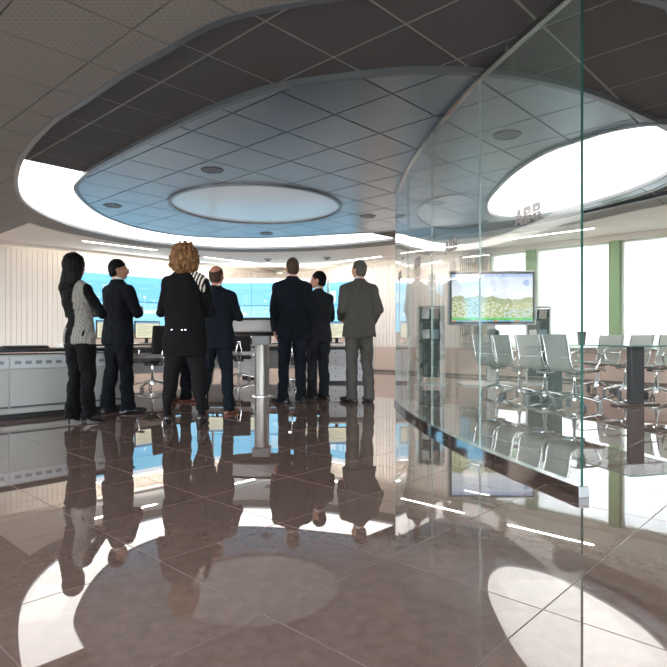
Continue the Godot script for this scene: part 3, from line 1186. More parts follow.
func glass_wall() -> void:
	var joints := [Vector2(1.30, 2.98), Vector2(1.04, 4.05), Vector2(0.885, 5.12), Vector2(0.81, 6.2), Vector2(0.80, 7.3)]
	var per := 14
	var line := spline(joints, per, false)
	var t := thing("glass_partition", "tall curved frameless glass partition around the meeting area", "glass wall", Vector3.ZERO)
	for i in 4:
		var seg := line.slice(i * per, (i + 1) * per + 1)
		# leave a hair joint at both ends
		seg[0] = seg[0].lerp(seg[1], 0.03)
		seg[per] = seg[per].lerp(seg[per - 1], 0.03)
		var g := MB.new()
		g.sweep(seg, -0.006, 0.006, 0.05, CEIL - 0.02, false, false)
		var pane := obj("glass_pane", g, M.clear_glass, t)
		# pane ends
		var ends := MB.new()
		var seam := MB.new()
		for e in [0, per]:
			var p: Vector2 = seg[e]
			var q: Vector2 = seg[1] if e == 0 else seg[per - 1]
			var d := (q - p).normalized()
			var c := p
			var dst := ends if (i == 0 and e == 0) else seam
			dst.box(at(c.x, c.y, CEIL * 0.5 + 0.02), Vector3(0.0015 if i > 0 or e > 0 else 0.005, CEIL - 0.06, 0.012), 0.0, Basis(Vector3.UP, atan2(d.y, d.x)))
		if ends.v.size():
			obj("edge", ends, M.glass_edge, pane)
		obj("joint_seal", seam, M.seal, pane)
		# lettering
		var mid: Vector2 = seg[per / 2]
		var dirv: Vector2 = (seg[per / 2 - 1] - seg[per / 2 + 1]).normalized()
		var lg := MB.new()
		var hgt := 0.102
		var wid := 0.088
		var y0 := 1.525
		var xdir := Vector3(dirv.x, 0, -dirv.y)
		var nrm := Vector3(-dirv.y, 0, -dirv.x)
		if nrm.x > 0.0:
			nrm = -nrm
		var o := at(mid.x, mid.y, y0) - xdir * (wid * 1.5 + 0.006) + nrm * 0.0065
		var x0 := 0.0
		for ch in ["A", "B", "B"]:
			for poly in letter_polys(ch):
				var tr := Geometry2D.triangulate_polygon(poly)
				var f := []
				var b := []
				for p in poly:
					var w: Vector3 = o + xdir * (x0 + p.x * wid) + Vector3.UP * p.y * hgt
					f.append(w + nrm * 0.0025)
					b.append(w)
				for k in range(0, tr.size(), 3):
					lg.tri(f[tr[k]], f[tr[k + 1]], f[tr[k + 2]], nrm)
					lg.tri(b[tr[k]], b[tr[k + 1]], b[tr[k + 2]], -nrm)
				var cen := Vector3.ZERO
				for p in f:
					cen += p / f.size()
				for k in poly.size():
					var k2: int = (k + 1) % poly.size()
					lg.quad(f[k], f[k2], b[k2], b[k], (f[k] + f[k2]) * 0.5 - cen)
			x0 += wid + 0.008
		var logo := obj("logo", lg, M.letter, pane)
		logo.set_meta("label", "grey split block letters on the glass")
	var rail := MB.new()
	rail.sweep(line, -0.026, 0.026, 0.0, 0.052)
	obj("floor_rail", rail, M.chrome, t)
	var lip := MB.new()
	lip.sweep(line, -0.029, 0.029, 0.052, 0.056)
	obj("rail_lip", lip, M.steel, t)
	var end := at(joints[0].x, joints[0].y, 0.028)
	obj("rail_end_cap", bx(end + Vector3(0.004, 0, 0.012), Vector3(0.06, 0.056, 0.010), 0.003, Basis(Vector3.UP, 0.24)), M.grey_laminate, t)
	var tr2 := MB.new()
	tr2.sweep(line, -0.02, 0.02, CEIL - 0.04, CEIL - 0.001)
	obj("ceiling_track", tr2, M.steel, t)

# ---------------------------------------------------------------- furniture
func video_wall() -> void:
	var tex := screen_image()
	var lit := lit_screen("video_screen", tex, 0.48)
	var root := thing("video_wall", "wide angled wall of bright blue control room displays", "video wall")
	var sections := [[Vector2(-5.58, 12.23), Vector2(-3.16, 14.83), 3], [Vector2(-3.13, 14.87), Vector2(-0.16, 14.87), 3], [Vector2(-0.13, 14.84), Vector2(0.57, 14.19), 1]]
	var y0 := 0.98
	var y1 := 2.37
	var k := 0
	for s in sections:
		var n: int = s[2]
		for c in n:
			var a: Vector2 = s[0].lerp(s[1], float(c) / n)
			var b: Vector2 = s[0].lerp(s[1], float(c + 1) / n)
			var dv := (b - a).normalized()
			var out := Vector3(dv.y, 0, dv.x)
			if out.z < 0.0:
				out = -out
			a += dv * 0.003
			b -= dv * 0.003
			for row in 2:
				var ya := lerpf(y0, y1, row * 0.5) + 0.003
				var yb := lerpf(y0, y1, row * 0.5 + 0.5) - 0.003
				var mid := (a + b) * 0.5
				var body := MB.new()
				body.box(at(mid.x, mid.y, (ya + yb) * 0.5) - out * 0.06, Vector3((b - a).length(), yb - ya, 0.1), 0.003, Basis(Vector3.UP, atan2(dv.y, dv.x)))
				var p := obj("display_panel", body, M.black_plastic, root)
				var f := MB.new()
				var u0 := k / 7.0
				var u1 := (k + 1) / 7.0
				var v0 := 1.0 - row * 0.5
				var o := out * -0.008
				f.quad_uv(at(a.x, a.y, ya) + o, at(b.x, b.y, ya) + o, at(b.x, b.y, yb) + o, at(a.x, a.y, yb) + o, out, Vector2(u0, v0), Vector2(u1, v0), Vector2(u1, v0 - 0.5), Vector2(u0, v0 - 0.5))
				obj("screen", f, lit, p)
			k += 1
	# plinth below the displays
	var pl := MB.new()
	for s in sections:
		var a: Vector2 = s[0]
		var b: Vector2 = s[1]
		var dv := (b - a).normalized()
		var mid := (a + b) * 0.5
		pl.box(at(mid.x, mid.y, 0.49) + Vector3(dv.y, 0, dv.x) * -0.1, Vector3((b - a).length(), 0.98, 0.12), 0.005, Basis(Vector3.UP, atan2(dv.y, dv.x)))
	obj("plinth", pl, M.wainscot, root)
	# uplights added on the displays behind an added lip, to brighten the plaster ceiling
	for q in sections:
		var a: Vector2 = q[0]
		var b: Vector2 = q[1]
		var dv := (b - a).normalized()
		var out := Vector3(dv.y, 0, dv.x)
		if out.z < 0.0:
			out = -out
		var mid := (a + b) * 0.5
		var bs := Basis(Vector3.UP, atan2(dv.y, dv.x))
		var lip := MB.new()
		lip.box(at(mid.x, mid.y, 2.389) - out * 0.012, Vector3((b - a).length(), 0.036, 0.01), 0.002, bs)
		obj("added_shield_lip", lip, M.white_laminate, root)  # lip added to keep the uplight off the raft
		var tube := MB.new()
		tube.box(at(mid.x, mid.y, 2.384) - out * 0.085, Vector3((b - a).length() - 0.1, 0.024, 0.02), 0.003, bs)
		obj("light_tube", tube, M.added_light_glow, root)
		area_light("added_uplight", at(mid.x, mid.y, 2.385) - out * 0.072, Vector2((b - a).length() - 0.1, 0.024), out + Vector3(0, 0.35, 0), Color(1.0, 0.97, 0.93), 14.0 if (b - a).length() > 1.5 else 7.0)

func television() -> void:
	var t := thing("television", "large flat television showing a green landscape on a floor stand", "television", at(2.83, 10.2), -0.03)
	obj("frame", bx(Vector3(0, 1.545, 0), Vector3(1.56, 0.97, 0.06), 0.012), M.grey_laminate, t)
	obj("bezel", bx(Vector3(0, 1.545, 0.028), Vector3(1.50, 0.915, 0.012), 0.004), M.black_plastic, t)
	var f := MB.new()
	f.quad_uv(Vector3(-0.715, 1.12, 0.036), Vector3(0.715, 1.12, 0.036), Vector3(0.715, 1.975, 0.036), Vector3(-0.715, 1.975, 0.036), Vector3.BACK, Vector2(0, 1), Vector2(1, 1), Vector2(1, 0), Vector2(0, 0))
	obj("screen", f, lit_screen("television_screen", landscape_image(), 0.42), t)
	obj("post", bx(Vector3(0, 0.56, -0.06), Vector3(0.16, 1.1, 0.06), 0.01), M.brushed_steel, t)
	obj("base_plate", bx(Vector3(-0.1, 0.02, 0.0), Vector3(0.95, 0.04, 0.55), 0.01), M.white_laminate, t)
	obj("shelf", bx(Vector3(-0.05, 0.80, 0.03), Vector3(0.5, 0.02, 0.26), 0.004), M.grey_laminate, t)
	var cam := thing("conference_camera", "dark grey conference camera on the shelf under the television", "camera", at(2.86, 10.17, 0.81), 0.4)
	var b := MB.new()
	b.lathe([Vector2(0.0, 0.0), Vector2(0.085, 0.0), Vector2(0.09, 0.02), Vector2(0.07, 0.045), Vector2(0.045, 0.05), Vector2(0.0, 0.05)], Vector3.ZERO, 20)
	obj("foot", b, M.dark_slot, cam)
	var h := MB.new()
	h.tube([Vector3(-0.13, 0.11, 0), Vector3(-0.06, 0.12, 0), Vector3(0.04, 0.12, 0), Vector3(0.1, 0.11, 0)], [0.04, 0.06, 0.06, 0.045], 12)
	obj("body", h, M.grille, cam)
	var l := MB.new()
	l.tube([Vector3(0.02, 0.12, 0.03), Vector3(0.02, 0.12, 0.09)], 0.035, 14)
	obj("lens", l, M.black_plastic, cam)

func rack(x: float, d: float, turn: float, label: String) -> void:
	var t := thing("brochure_rack", label, "rack", at(x, d), turn, "brochure racks")
	var w := 0.40
	var dp := 0.34
	for e in [-1.0, 1.0]:
		obj("side_panel", bx(Vector3(e * w * 0.5, 0.70, 0), Vector3(0.03, 1.40, dp), 0.004), M.rack_panel, t)
	obj("back_panel", bx(Vector3(0, 0.74, -dp * 0.5 + 0.01), Vector3(w - 0.03, 1.24, 0.015), 0.002), M.black_plastic, t)
	obj("top", bx(Vector3(0, 1.39, 0), Vector3(w - 0.03, 0.02, dp), 0.003), M.rack_panel, t)
	obj("foot_plate", bx(Vector3(0, 0.012, 0.0), Vector3(w + 0.14, 0.024, dp + 0.1), 0.004), M.rack_panel, t)
	for y in [0.36, 0.80, 1.16]:
		obj("shelf", bx(Vector3(0, y, 0.0), Vector3(w - 0.032, 0.016, dp - 0.03), 0.002, Basis(Vector3.RIGHT, 0.25)), M.dark_slot, t)
	var cols := ["paper", "brochure_blue", "paper", "brochure_red", "paper", "grille"]
	var i := 0
	for y in [0.80, 1.16]:
		for e in [-0.09, 0.08]:
			var br := thing("brochure", ("left" if e < 0.0 else "right") + " brochure in the " + ("upper" if y > 1.0 else "lower") + " tray of the rack " + label.get_slice("rack ", 1), "brochure", at(x, d, y) + Basis(Vector3.UP, turn) * Vector3(e, 0.02, 0.03 + 0.03 * absf(e)), turn, "brochures in the racks")
			obj("cover", bx(Vector3(0, 0.08, 0), Vector3(0.13, 0.17, 0.012), 0.002, Basis(Vector3.RIGHT, -0.35 + 0.1 * i) * Basis(Vector3.BACK, 0.1 - 0.08 * i)), M[cols[i % 6]], br)
			obj("page_block", bx(Vector3(0.0, 0.075, -0.012), Vector3(0.12, 0.16, 0.010), 0.001, Basis(Vector3.RIGHT, -0.35 + 0.1 * i) * Basis(Vector3.BACK, 0.1 - 0.08 * i)), M.paper, br)
			i += 1

func meeting_chair() -> Node3D:
	var t := thing("meeting_chair", "", "chair", Vector3.ZERO, 0.0, "mesh chairs around the glass table")
	var prof := [Vector2(-0.25, 0.445), Vector2(-0.2, 0.462), Vector2(-0.08, 0.452), Vector2(0.06, 0.436), Vector2(0.15, 0.44), Vector2(0.2, 0.475), Vector2(0.225, 0.55), Vector2(0.245, 0.66), Vector2(0.27, 0.78), Vector2(0.295, 0.875)]
	var line := spline(prof, 4, false)
	var sl := MB.new()
	for i in line.size() - 1:
		var a: Vector2 = line[i]
		var b: Vector2 = line[i + 1]
		var nn := Vector2(-(b - a).y, (b - a).x).normalized()
		var x := 0.215
		var n3 := Vector3(0, nn.y, nn.x)
		for s in [1.0, -1.0]:
			var o: Vector3 = n3 * 0.003 * s
			sl.quad(Vector3(-x, a.y, a.x) + o, Vector3(x, a.y, a.x) + o, Vector3(x, b.y, b.x) + o, Vector3(-x, b.y, b.x) + o, n3 * s)
	obj("seat_sling", sl, M.sling, t)
	for e in [-1.0, 1.0]:
		var path := []
		for p in line:
			path.append(Vector3(e * 0.222, p.y, p.x))
		var fr := MB.new()
		fr.tube(path, 0.016, 8)
		obj("side_frame", fr, M.chrome, t)
		var arm := MB.new()
		var ap := [Vector3(e * 0.232, 0.655, 0.245), Vector3(e * 0.262, 0.665, 0.2), Vector3(e * 0.27, 0.665, 0.05), Vector3(e * 0.27, 0.66, -0.10), Vector3(e * 0.268, 0.63, -0.155), Vector3(e * 0.25, 0.55, -0.15), Vector3(e * 0.23, 0.455, -0.10)]
		arm.tube(ap, 0.012, 8)
		obj("armrest", arm, M.chrome, t)
	var br := MB.new()
	br.tube([Vector3(-0.222, 0.43, 0.02), Vector3(0, 0.39, 0.02), Vector3(0.222, 0.43, 0.02)], 0.016, 8)
	br.tube([Vector3(-0.222, 0.445, -0.17), Vector3(0, 0.40, -0.08), Vector3(0.222, 0.445, -0.17)], 0.013, 8)
	br.tube([Vector3(-0.222, 0.60, 0.232), Vector3(0.222, 0.60, 0.232)], 0.009, 8)
	br.box(Vector3(0, 0.385, -0.01), Vector3(0.13, 0.035, 0.2), 0.008)
	obj("seat_bracket", br, M.chrome, t)
	star_base(t, 5, 0.285, 0.37)
	return t

func star_base(t: Node3D, n: int, r: float, top: float) -> void:
	var c := MB.new()
	c.lathe([Vector2(0.0, 0.075), Vector2(0.042, 0.075), Vector2(0.045, 0.12), Vector2(0.03, 0.14), Vector2(0.026, 0.24), Vector2(0.018, 0.25), Vector2(0.018, top), Vector2(0.0, top)], Vector3.ZERO, 14)
	obj("column", c, M.chrome, t)
	for i in n:
		var a := TAU * (i + 0.25) / n
		var d := Vector3(cos(a), 0, sin(a))
		var l := MB.new()
		l.tube([Vector3(0, 0.140, 0) + d * 0.02, Vector3(0, 0.110, 0) + d * r * 0.5, Vector3(0, 0.07, 0) + d * r], [0.028, 0.024, 0.017], 8, 0.7)
		var leg := obj("base_leg", l, M.chrome, t)
		var w := MB.new()
		var s := Vector3(-d.z, 0, d.x)
		for e in [-1.0, 1.0]:
			w.tube([Vector3(0, 0.028, 0) + d * r + s * e * 0.012, Vector3(0, 0.028, 0) + d * r + s * e * 0.026], 0.028, 12)
		w.tube([Vector3(0, 0.03, 0) + d * r, Vector3(0, 0.07, 0) + d * r], 0.008, 6)
		obj("caster", w, M.grille, leg)

func task_chair() -> Node3D:
	var t := thing("task_chair", "", "chair", Vector3.ZERO, 0.0, "black task chairs at the control desks")
	obj("seat", bx(Vector3(0, 0.46, -0.02), Vector3(0.48, 0.07, 0.46), 0.03), M.black_fabric, t)
	obj("backrest", bx(Vector3(0, 0.80, 0.22), Vector3(0.44, 0.46, 0.05), 0.024, Basis(Vector3.RIGHT, 0.1)), M.black_fabric, t)
	var y := MB.new()
	for e in [-1.0, 1.0]:
		y.tube([Vector3(e * 0.02, 0.40, 0.14), Vector3(e * 0.03, 0.48, 0.26), Vector3(e * 0.05, 0.58, 0.275), Vector3(e * 0.02, 0.74, 0.262)], [0.016, 0.014, 0.013, 0.013], 8)
	y.box(Vector3(0, 0.74, 0.262), Vector3(0.07, 0.05, 0.03), 0.01)
	obj("back_support", y, M.chrome, t)
	for e in [-1.0, 1.0]:
		var a := MB.new()
		a.tube([Vector3(e * 0.2, 0.43, 0.0), Vector3(e * 0.285, 0.46, 0.0), Vector3(e * 0.29, 0.64, 0.02)], 0.014, 8)
		var st := obj("arm_post", a, M.chrome, t)
		obj("arm_pad", bx(Vector3(e * 0.29, 0.655, -0.02), Vector3(0.08, 0.03, 0.26), 0.012), M.black_plastic, st)
	obj("mechanism", bx(Vector3(0, 0.405, 0.02), Vector3(0.18, 0.05, 0.26), 0.012), M.black_plastic, t)
	star_base(t, 5, 0.33, 0.40)
	return t

func meeting_set() -> void:
	var face := Vector2(0.965, 0.26)
	var turn := atan2(-face.x, face.y)
	var first := meeting_chair()
	var lab := ["white mesh swivel chair beside the glass table, nearest the partition's open end", "white mesh swivel chair beside the glass table, second from the partition's open end", "white mesh swivel chair beside the glass table, third from the partition's open end", "white mesh swivel chair beside the glass table, nearest the television"]
	var k := 0
	for p in [[2.90, 6.86], [2.75, 7.42], [2.60, 7.97], [2.45, 8.53]]:
		var tw: float = turn + [0.0, 0.08, -0.05, 0.1][k]
		if k == 0:
			first.position = at(p[0], p[1])
			first.rotation.y = tw
			first.set_meta("label", lab[0])
		else:
			copy(first, at(p[0], p[1]), tw, lab[k])
		k += 1
	var lab2 := ["white mesh chair on the table's window side, at its far end", "white mesh chair on the table's window side, second from the far end", "white mesh chair on the table's window side, third from the far end"]
	k = 0
	for p in [[4.16, 8.98], [4.31, 8.42], [4.46, 7.87]]:
		copy(first, at(p[0], p[1]), turn + PI + [0.1, -0.06, 0.0][k], lab2[k])
		k += 1
	# glass table
	var t := thing("glass_meeting_table", "long glass topped meeting table on steel trestle legs", "table", at(3.52, 7.78), turn)
	var top := MB.new()
	top.box(Vector3(0, 0.738, 0), Vector3(2.5, 0.014, 1.0), 0.003)
	obj("glass_top", top, M.table_glass, t)
	var band := MB.new()
	for e in [-1.0, 1.0]:
		band.box(Vector3(0, 0.738, e * 0.5015), Vector3(2.506, 0.0142, 0.003))
		band.box(Vector3(e * 1.2515, 0.738, 0), Vector3(0.003, 0.0142, 1.0))
	obj("polished_edge", band, M.table_edge, t)
	for e in [-1.0, 1.0]:
		obj("pedestal", bx(Vector3(e * 0.78, 0.37, 0), Vector3(0.09, 0.70, 0.20), 0.01), M.dark_slot, t)
		obj("foot", bx(Vector3(e * 0.78, 0.012, 0), Vector3(0.14, 0.024, 0.62), 0.006), M.brushed_steel, t)
		var arm := MB.new()
		arm.tube([Vector3(e * 0.78, 0.722, -0.40), Vector3(e * 0.78, 0.722, 0.40)], 0.009, 8)
		obj("support_arm", arm, M.chrome, t)
	var cup := thing("pen_cup", "flared metal cup standing on the glass meeting table", "cup", at(3.36, 7.72, 0.745))
	var c := MB.new()
	c.lathe([Vector2(0.0, 0.0), Vector2(0.042, 0.0), Vector2(0.046, 0.01), Vector2(0.062, 0.165), Vector2(0.066, 0.17), Vector2(0.058, 0.165), Vector2(0.042, 0.014), Vector2(0.0, 0.012)], Vector3.ZERO, 24)
	obj("body", c, M.brushed_steel, cup)
	var r := MB.new()
	r.lathe([Vector2(0.067, 0.164), Vector2(0.068, 0.172), Vector2(0.061, 0.175), Vector2(0.058, 0.168)], Vector3.ZERO, 24)
	obj("rim", r, M.steel, cup)

func monitor(pos: Vector3, turn: float, label: String, lit: Material) -> void:
	var t := thing("desk_monitor", label, "monitor", pos, turn, "monitors on the control desks")
	obj("case", bx(Vector3(0, 0.25, 0), Vector3(0.50, 0.32, 0.04), 0.008), M.black_plastic, t)
	var f := MB.new()
	f.quad_uv(Vector3(-0.235, 0.105, 0.0215), Vector3(0.235, 0.105, 0.0215), Vector3(0.235, 0.395, 0.0215), Vector3(-0.235, 0.395, 0.0215), Vector3.BACK, Vector2(0, 1), Vector2(1, 1), Vector2(1, 0), Vector2(0, 0))
	obj("screen", f, lit, t)
	obj("neck", bx(Vector3(0, 0.06, -0.03), Vector3(0.06, 0.12, 0.03), 0.006), M.black_plastic, t)
	obj("foot", bx(Vector3(0, 0.007, 0), Vector3(0.24, 0.014, 0.18), 0.005), M.black_plastic, t)

func desk(pos: Vector3, turn: float, w: float, label: String, drawers: Array, edge := "black_plastic") -> void:
	var t := thing("control_desk", label, "desk", pos, turn, "control desks")
	obj("desktop", bx(Vector3(0, 0.715, 0), Vector3(w, 0.03, 0.75), 0.006), M.white_laminate, t)
	obj("edge_band", bx(Vector3(0, 0.714, 0.38), Vector3(w, 0.032, 0.02), 0.004), M[edge], t)
	for e in [-1.0, 1.0]:
		obj("side_panel", bx(Vector3(e * (w * 0.5 - 0.02), 0.35, 0), Vector3(0.035, 0.70, 0.70), 0.004), M.drawer, t)
	obj("back_panel", bx(Vector3(0, 0.42, -0.33), Vector3(w - 0.08, 0.5, 0.02), 0.003), M.drawer, t)
	obj("cable_tray", bx(Vector3(0, 0.60, -0.2), Vector3(w - 0.3, 0.08, 0.16), 0.006), M.dark_slot, t)
	for dx in drawers:
		var p := thing("drawer_pedestal", ("left" if dx < 0.3 else "right") + " four drawer pedestal under the " + label, "drawer unit", pos + Basis(Vector3.UP, turn) * Vector3(dx, 0, 0.05), turn, "drawer pedestals")
		obj("body", bx(Vector3(0, 0.33, -0.01), Vector3(0.42, 0.58, 0.55), 0.005), M.drawer, p)
		obj("plinth", bx(Vector3(0, 0.02, 0), Vector3(0.38, 0.04, 0.5), 0.002), M.black_plastic, p)
		for k in 4:
			var fr := obj("drawer", bx(Vector3(0, 0.115 + k * 0.142, 0.275), Vector3(0.412, 0.134, 0.02), 0.004), M.drawer, p)
			var h := MB.new()
			h.tube([Vector3(0.0, 0.115 + k * 0.142 + 0.02, 0.284), Vector3(0.0, 0.115 + k * 0.142 + 0.02, 0.296)], 0.012, 10)
			obj("knob", h, M.dark_slot, fr)

func control_furniture() -> void:
	var lit := lit_screen("monitor_screen", monitor_image(), 0.36)
	# low cabinet run by the dark-haired woman
	var cab := thing("console_cabinet", "low grey console cabinet run with dark worktop behind the two left visitors", "cabinet", at_uv(-6.62, 2.3, 0), GRID_YAW)
	# local axes: x = u, -z = v
	obj("body", bx(Vector3(0, 0.36, 0), Vector3(0.62, 0.60, 2.0), 0.004), M.pale_panel, cab)
	obj("plinth", bx(Vector3(-0.02, 0.03, 0), Vector3(0.58, 0.06, 1.96), 0.002), M.black_plastic, cab)
	obj("worktop", bx(Vector3(-0.05, 0.70, 0), Vector3(0.72, 0.035, 2.06), 0.006), M.black_plastic, cab)
	for k in 3:
		var z := -0.66 + k * 0.66
		var dr := obj("door", bx(Vector3(0.316, 0.31, z), Vector3(0.018, 0.40, 0.652), 0.004), M.pale_panel, cab)
		obj("lower_trim", bx(Vector3(0.327, 0.13, z), Vector3(0.008, 0.02, 0.64), 0.002), M.dark_slot, dr)
		var vt := obj("vent_panel", bx(Vector3(0.316, 0.58, z), Vector3(0.018, 0.12, 0.652), 0.004), M.grey_laminate, cab)
		for j in 6:
			obj("vent_slot", bx(Vector3(0.326, 0.58, z - 0.25 + j * 0.1), Vector3(0.006, 0.035, 0.06), 0.002), M.grille, vt)
	var kb := thing("keyboard", "black keyboard on the dark worktop of the console cabinet", "keyboard", at_uv(-6.55, 2.2, 0.7175), GRID_YAW + PI / 2)
	obj("case", bx(Vector3(0, 0.012, 0), Vector3(0.45, 0.022, 0.15), 0.006), M.black_plastic, kb)
	for r in 4:
		obj("key_row", bx(Vector3(0, 0.027, -0.05 + r * 0.033), Vector3(0.42, 0.01, 0.026), 0.003), M.dark_slot, kb)
	var pp := thing("paper_sheets", "loose white paper sheets on the dark worktop of the console cabinet", "paper", at_uv(-6.5, 1.55, 0.7175), GRID_YAW + 0.5)
	for k in 4:
		obj("sheet", bx(Vector3(0.02 * k, 0.003 + 0.006 * k, 0.015 * k), Vector3(0.30, 0.004, 0.21), 0.0, Basis(Vector3.UP, 0.2 * k)), M.paper, pp)
	# desks
	desk(at_uv(-9.45, 5.0, 0), GRID_YAW + PI / 2, 2.4, "white control desk in front of the left displays", [-0.6])
	desk(at(-1.9, 12.1), 0.0, 2.3, "white control desk in front of the middle displays", [0.2])
	desk(at(0.06, 10.75), 0.0, 1.36, "white control desk beside the grey-suited man", [-0.02, 0.42], "white_laminate")
	monitor(at_uv(-9.6, 4.6, 0.73), GRID_YAW + PI / 2, "desk monitor with a cream page, on the left desk's near half", lit)
	monitor(at_uv(-9.6, 5.3, 0.73), GRID_YAW + PI / 2, "desk monitor with a cream page, on the left desk's far half", lit)
	monitor(at(-2.45, 12.0, 0.73), 0.1, "desk monitor with a cream page, beside the left end of the middle desk", lit)
	monitor(at(-1.75, 12.0, 0.73), -0.05, "desk monitor with a cream page, in the centre of the middle desk", lit)
	monitor(at(0.06, 10.6, 0.73), 0.0, "desk monitor with a cream page, beside the grey-suited man", lit)
	monitor(at(-0.45, 10.6, 0.73), 0.05, "desk monitor with a cream page, behind the tall navy-suited man", lit)
	var ch := task_chair()
	ch.position = at(-2.95, 9.3)
	ch.rotation.y = 1.05
	ch.set_meta("label", "black task chair with chrome base in front of the left desk")
	copy(ch, at(-1.83, 11.05), 0.15, "black task chair with chrome back support at the middle desk")
	copy(ch, at(-0.62, 9.75), -0.4, "black task chair with chrome base behind the tall navy-suited man")

	# high touch table on a steel column
	var t := thing("column_table", "tall oval white table with dark top on a thick steel column", "table", at(-1.03, 8.2))
	var b := MB.new()
	b.lathe([Vector2(0.0, 0.90), Vector2(0.86, 0.90), Vector2(0.95, 0.92), Vector2(1.0, 1.0), Vector2(1.0, 1.07), Vector2(0.98, 1.08), Vector2(0.0, 1.08)], Vector3.ZERO, 64, 0.60, 0.36)
	obj("body", b, M.white_laminate, t)
	var tp := MB.new()
	tp.lathe([Vector2(1.0, 1.08), Vector2(1.02, 1.085), Vector2(1.02, 1.105), Vector2(1.0, 1.112), Vector2(0.0, 1.112)], Vector3.ZERO, 64, 0.60, 0.36)
	obj("table_top", tp, M.dark_slot, t)
	var un := MB.new()
	un.lathe([Vector2(0.0, 0.855), Vector2(0.6, 0.86), Vector2(0.9, 0.885), Vector2(0.93, 0.90)], Vector3.ZERO, 64, 0.60, 0.36)
	obj("underside", un, M.black_plastic, t)
	var col := MB.new()
	col.lathe([Vector2(0.105, 0.0), Vector2(0.105, 0.74)], Vector3.ZERO, 36)
	obj("column", col, M.brushed_steel, t)
	obj("collar", bx(Vector3(0, 0.80, 0), Vector3(0.25, 0.13, 0.25), 0.01), M.grey_laminate, t)
	var bp := MB.new()
	bp.lathe([Vector2(0.17, 0.0), Vector2(0.17, 0.008), Vector2(0.165, 0.011), Vector2(0.1, 0.011)], Vector3.ZERO, 40)
	obj("base_plate", bp, M.steel, t)
	# stack of vertical blind slats left of the windows
	var bl := thing("vertical_blind", "grey vertical blind slats gathered beside the first window", "blind")
	for k in 14:
		var u := -6.42 + k * 0.05
		var m := MB.new()
		m.box(at_uv(u, VMAX - 0.09, 1.63), Vector3(0.006, 1.94, 0.085), 0.0, Basis(Vector3.UP, GRID_YAW + 0.35))
		obj("slat", m, M.blind, bl)
	obj("head_rail", grid_box(-6.48, VMAX - 0.13, -5.6, VMAX - 0.04, 2.60, 2.65, 0.005), M.white_laminate, bl)

# ---------------------------------------------------------------- people
func noise(sd: int, fr: float) -> FastNoiseLite:
	var n := FastNoiseLite.new()
	n.seed = sd
	n.frequency = fr
	n.fractal_octaves = 2
	return n

func paint(mb: MB, f: Callable) -> MB:
	mb.use_col = true
	for i in mb.v.size():
		mb.col.append(f.call(mb.v[i]).srgb_to_linear())
	return mb

func hand_field(wr: Vector3, dir: Vector3, palm: Vector3, thumb: Vector3, s: float, curl := 0.5) -> Field:
	# dir: wrist to knuckles; palm: the way the palm faces; thumb: the side the thumb is on
	var f := Field.new()
	var kn := wr + dir * 0.09 * s
	for j in 4:
		var o := thumb * (0.030 - 0.020 * j) * s
		f.cap(wr + o * 0.6, kn + o, 0.017 * s, 0.013 * s, 0.012)
	var ln := [0.040, 0.046, 0.043, 0.034]
	for j in 4:
		var o := thumb * (0.031 - 0.0205 * j) * s
		var a := kn + o
		var d1 := (dir * cos(curl) + palm * sin(curl)).normalized()
		var d2 := (dir * cos(curl * 2.0) + palm * sin(curl * 2.0)).normalized()
		var b: Vector3 = a + d1 * ln[j] * s
		var c: Vector3 = b + d2 * ln[j] * 0.95 * s
		f.cap(a, b, 0.0098 * s, 0.009 * s, 0.004)
		f.cap(b, c, 0.009 * s, 0.0078 * s, 0.004)
	var tb := wr + dir * 0.03 * s + thumb * 0.030 * s
	var tm := tb + (dir * 0.6 + thumb * 0.7 + palm * 0.35).normalized() * 0.042 * s
	f.cap(tb, tm, 0.014 * s, 0.011 * s, 0.01)
	f.cap(tm, tm + (dir * 0.85 + thumb * 0.2 + palm * 0.4).normalized() * 0.034 * s, 0.011 * s, 0.009 * s, 0.004)
	return f

func bounds(f: Field, pad := 0.03) -> Array:
	var lo := Vector3.ONE * 9.0
	var hi := -lo
	for c in f.caps:
		for p in [c[0], c[0] + c[1]]:
			var r := maxf(c[3], c[4]) + pad
			lo = lo.min(p - Vector3.ONE * r)
			hi = hi.max(p + Vector3.ONE * r)
	for e in f.ells:
		lo = lo.min(e[0] - e[1] - Vector3.ONE * pad)
		hi = hi.max(e[0] + e[1] + Vector3.ONE * pad)
	for l in f.lofts:
		for i in l[3] + 1:
			var y: float = lerpf(l[0], l[1], float(i) / l[3])
			lo = lo.min(Vector3(l[4][i] - l[6][i], y, l[5][i] - l[7][i]) - Vector3.ONE * pad)
			hi = hi.max(Vector3(l[4][i] + l[6][i], y, l[5][i] + l[7][i]) + Vector3.ONE * pad)
	return [lo, hi]

func net(f: Field, cell: float, pad := 0.03) -> MB:
	var b := bounds(f, pad + f.grow + f.amp)
	return f.mesh(b[0], b[1], cell)

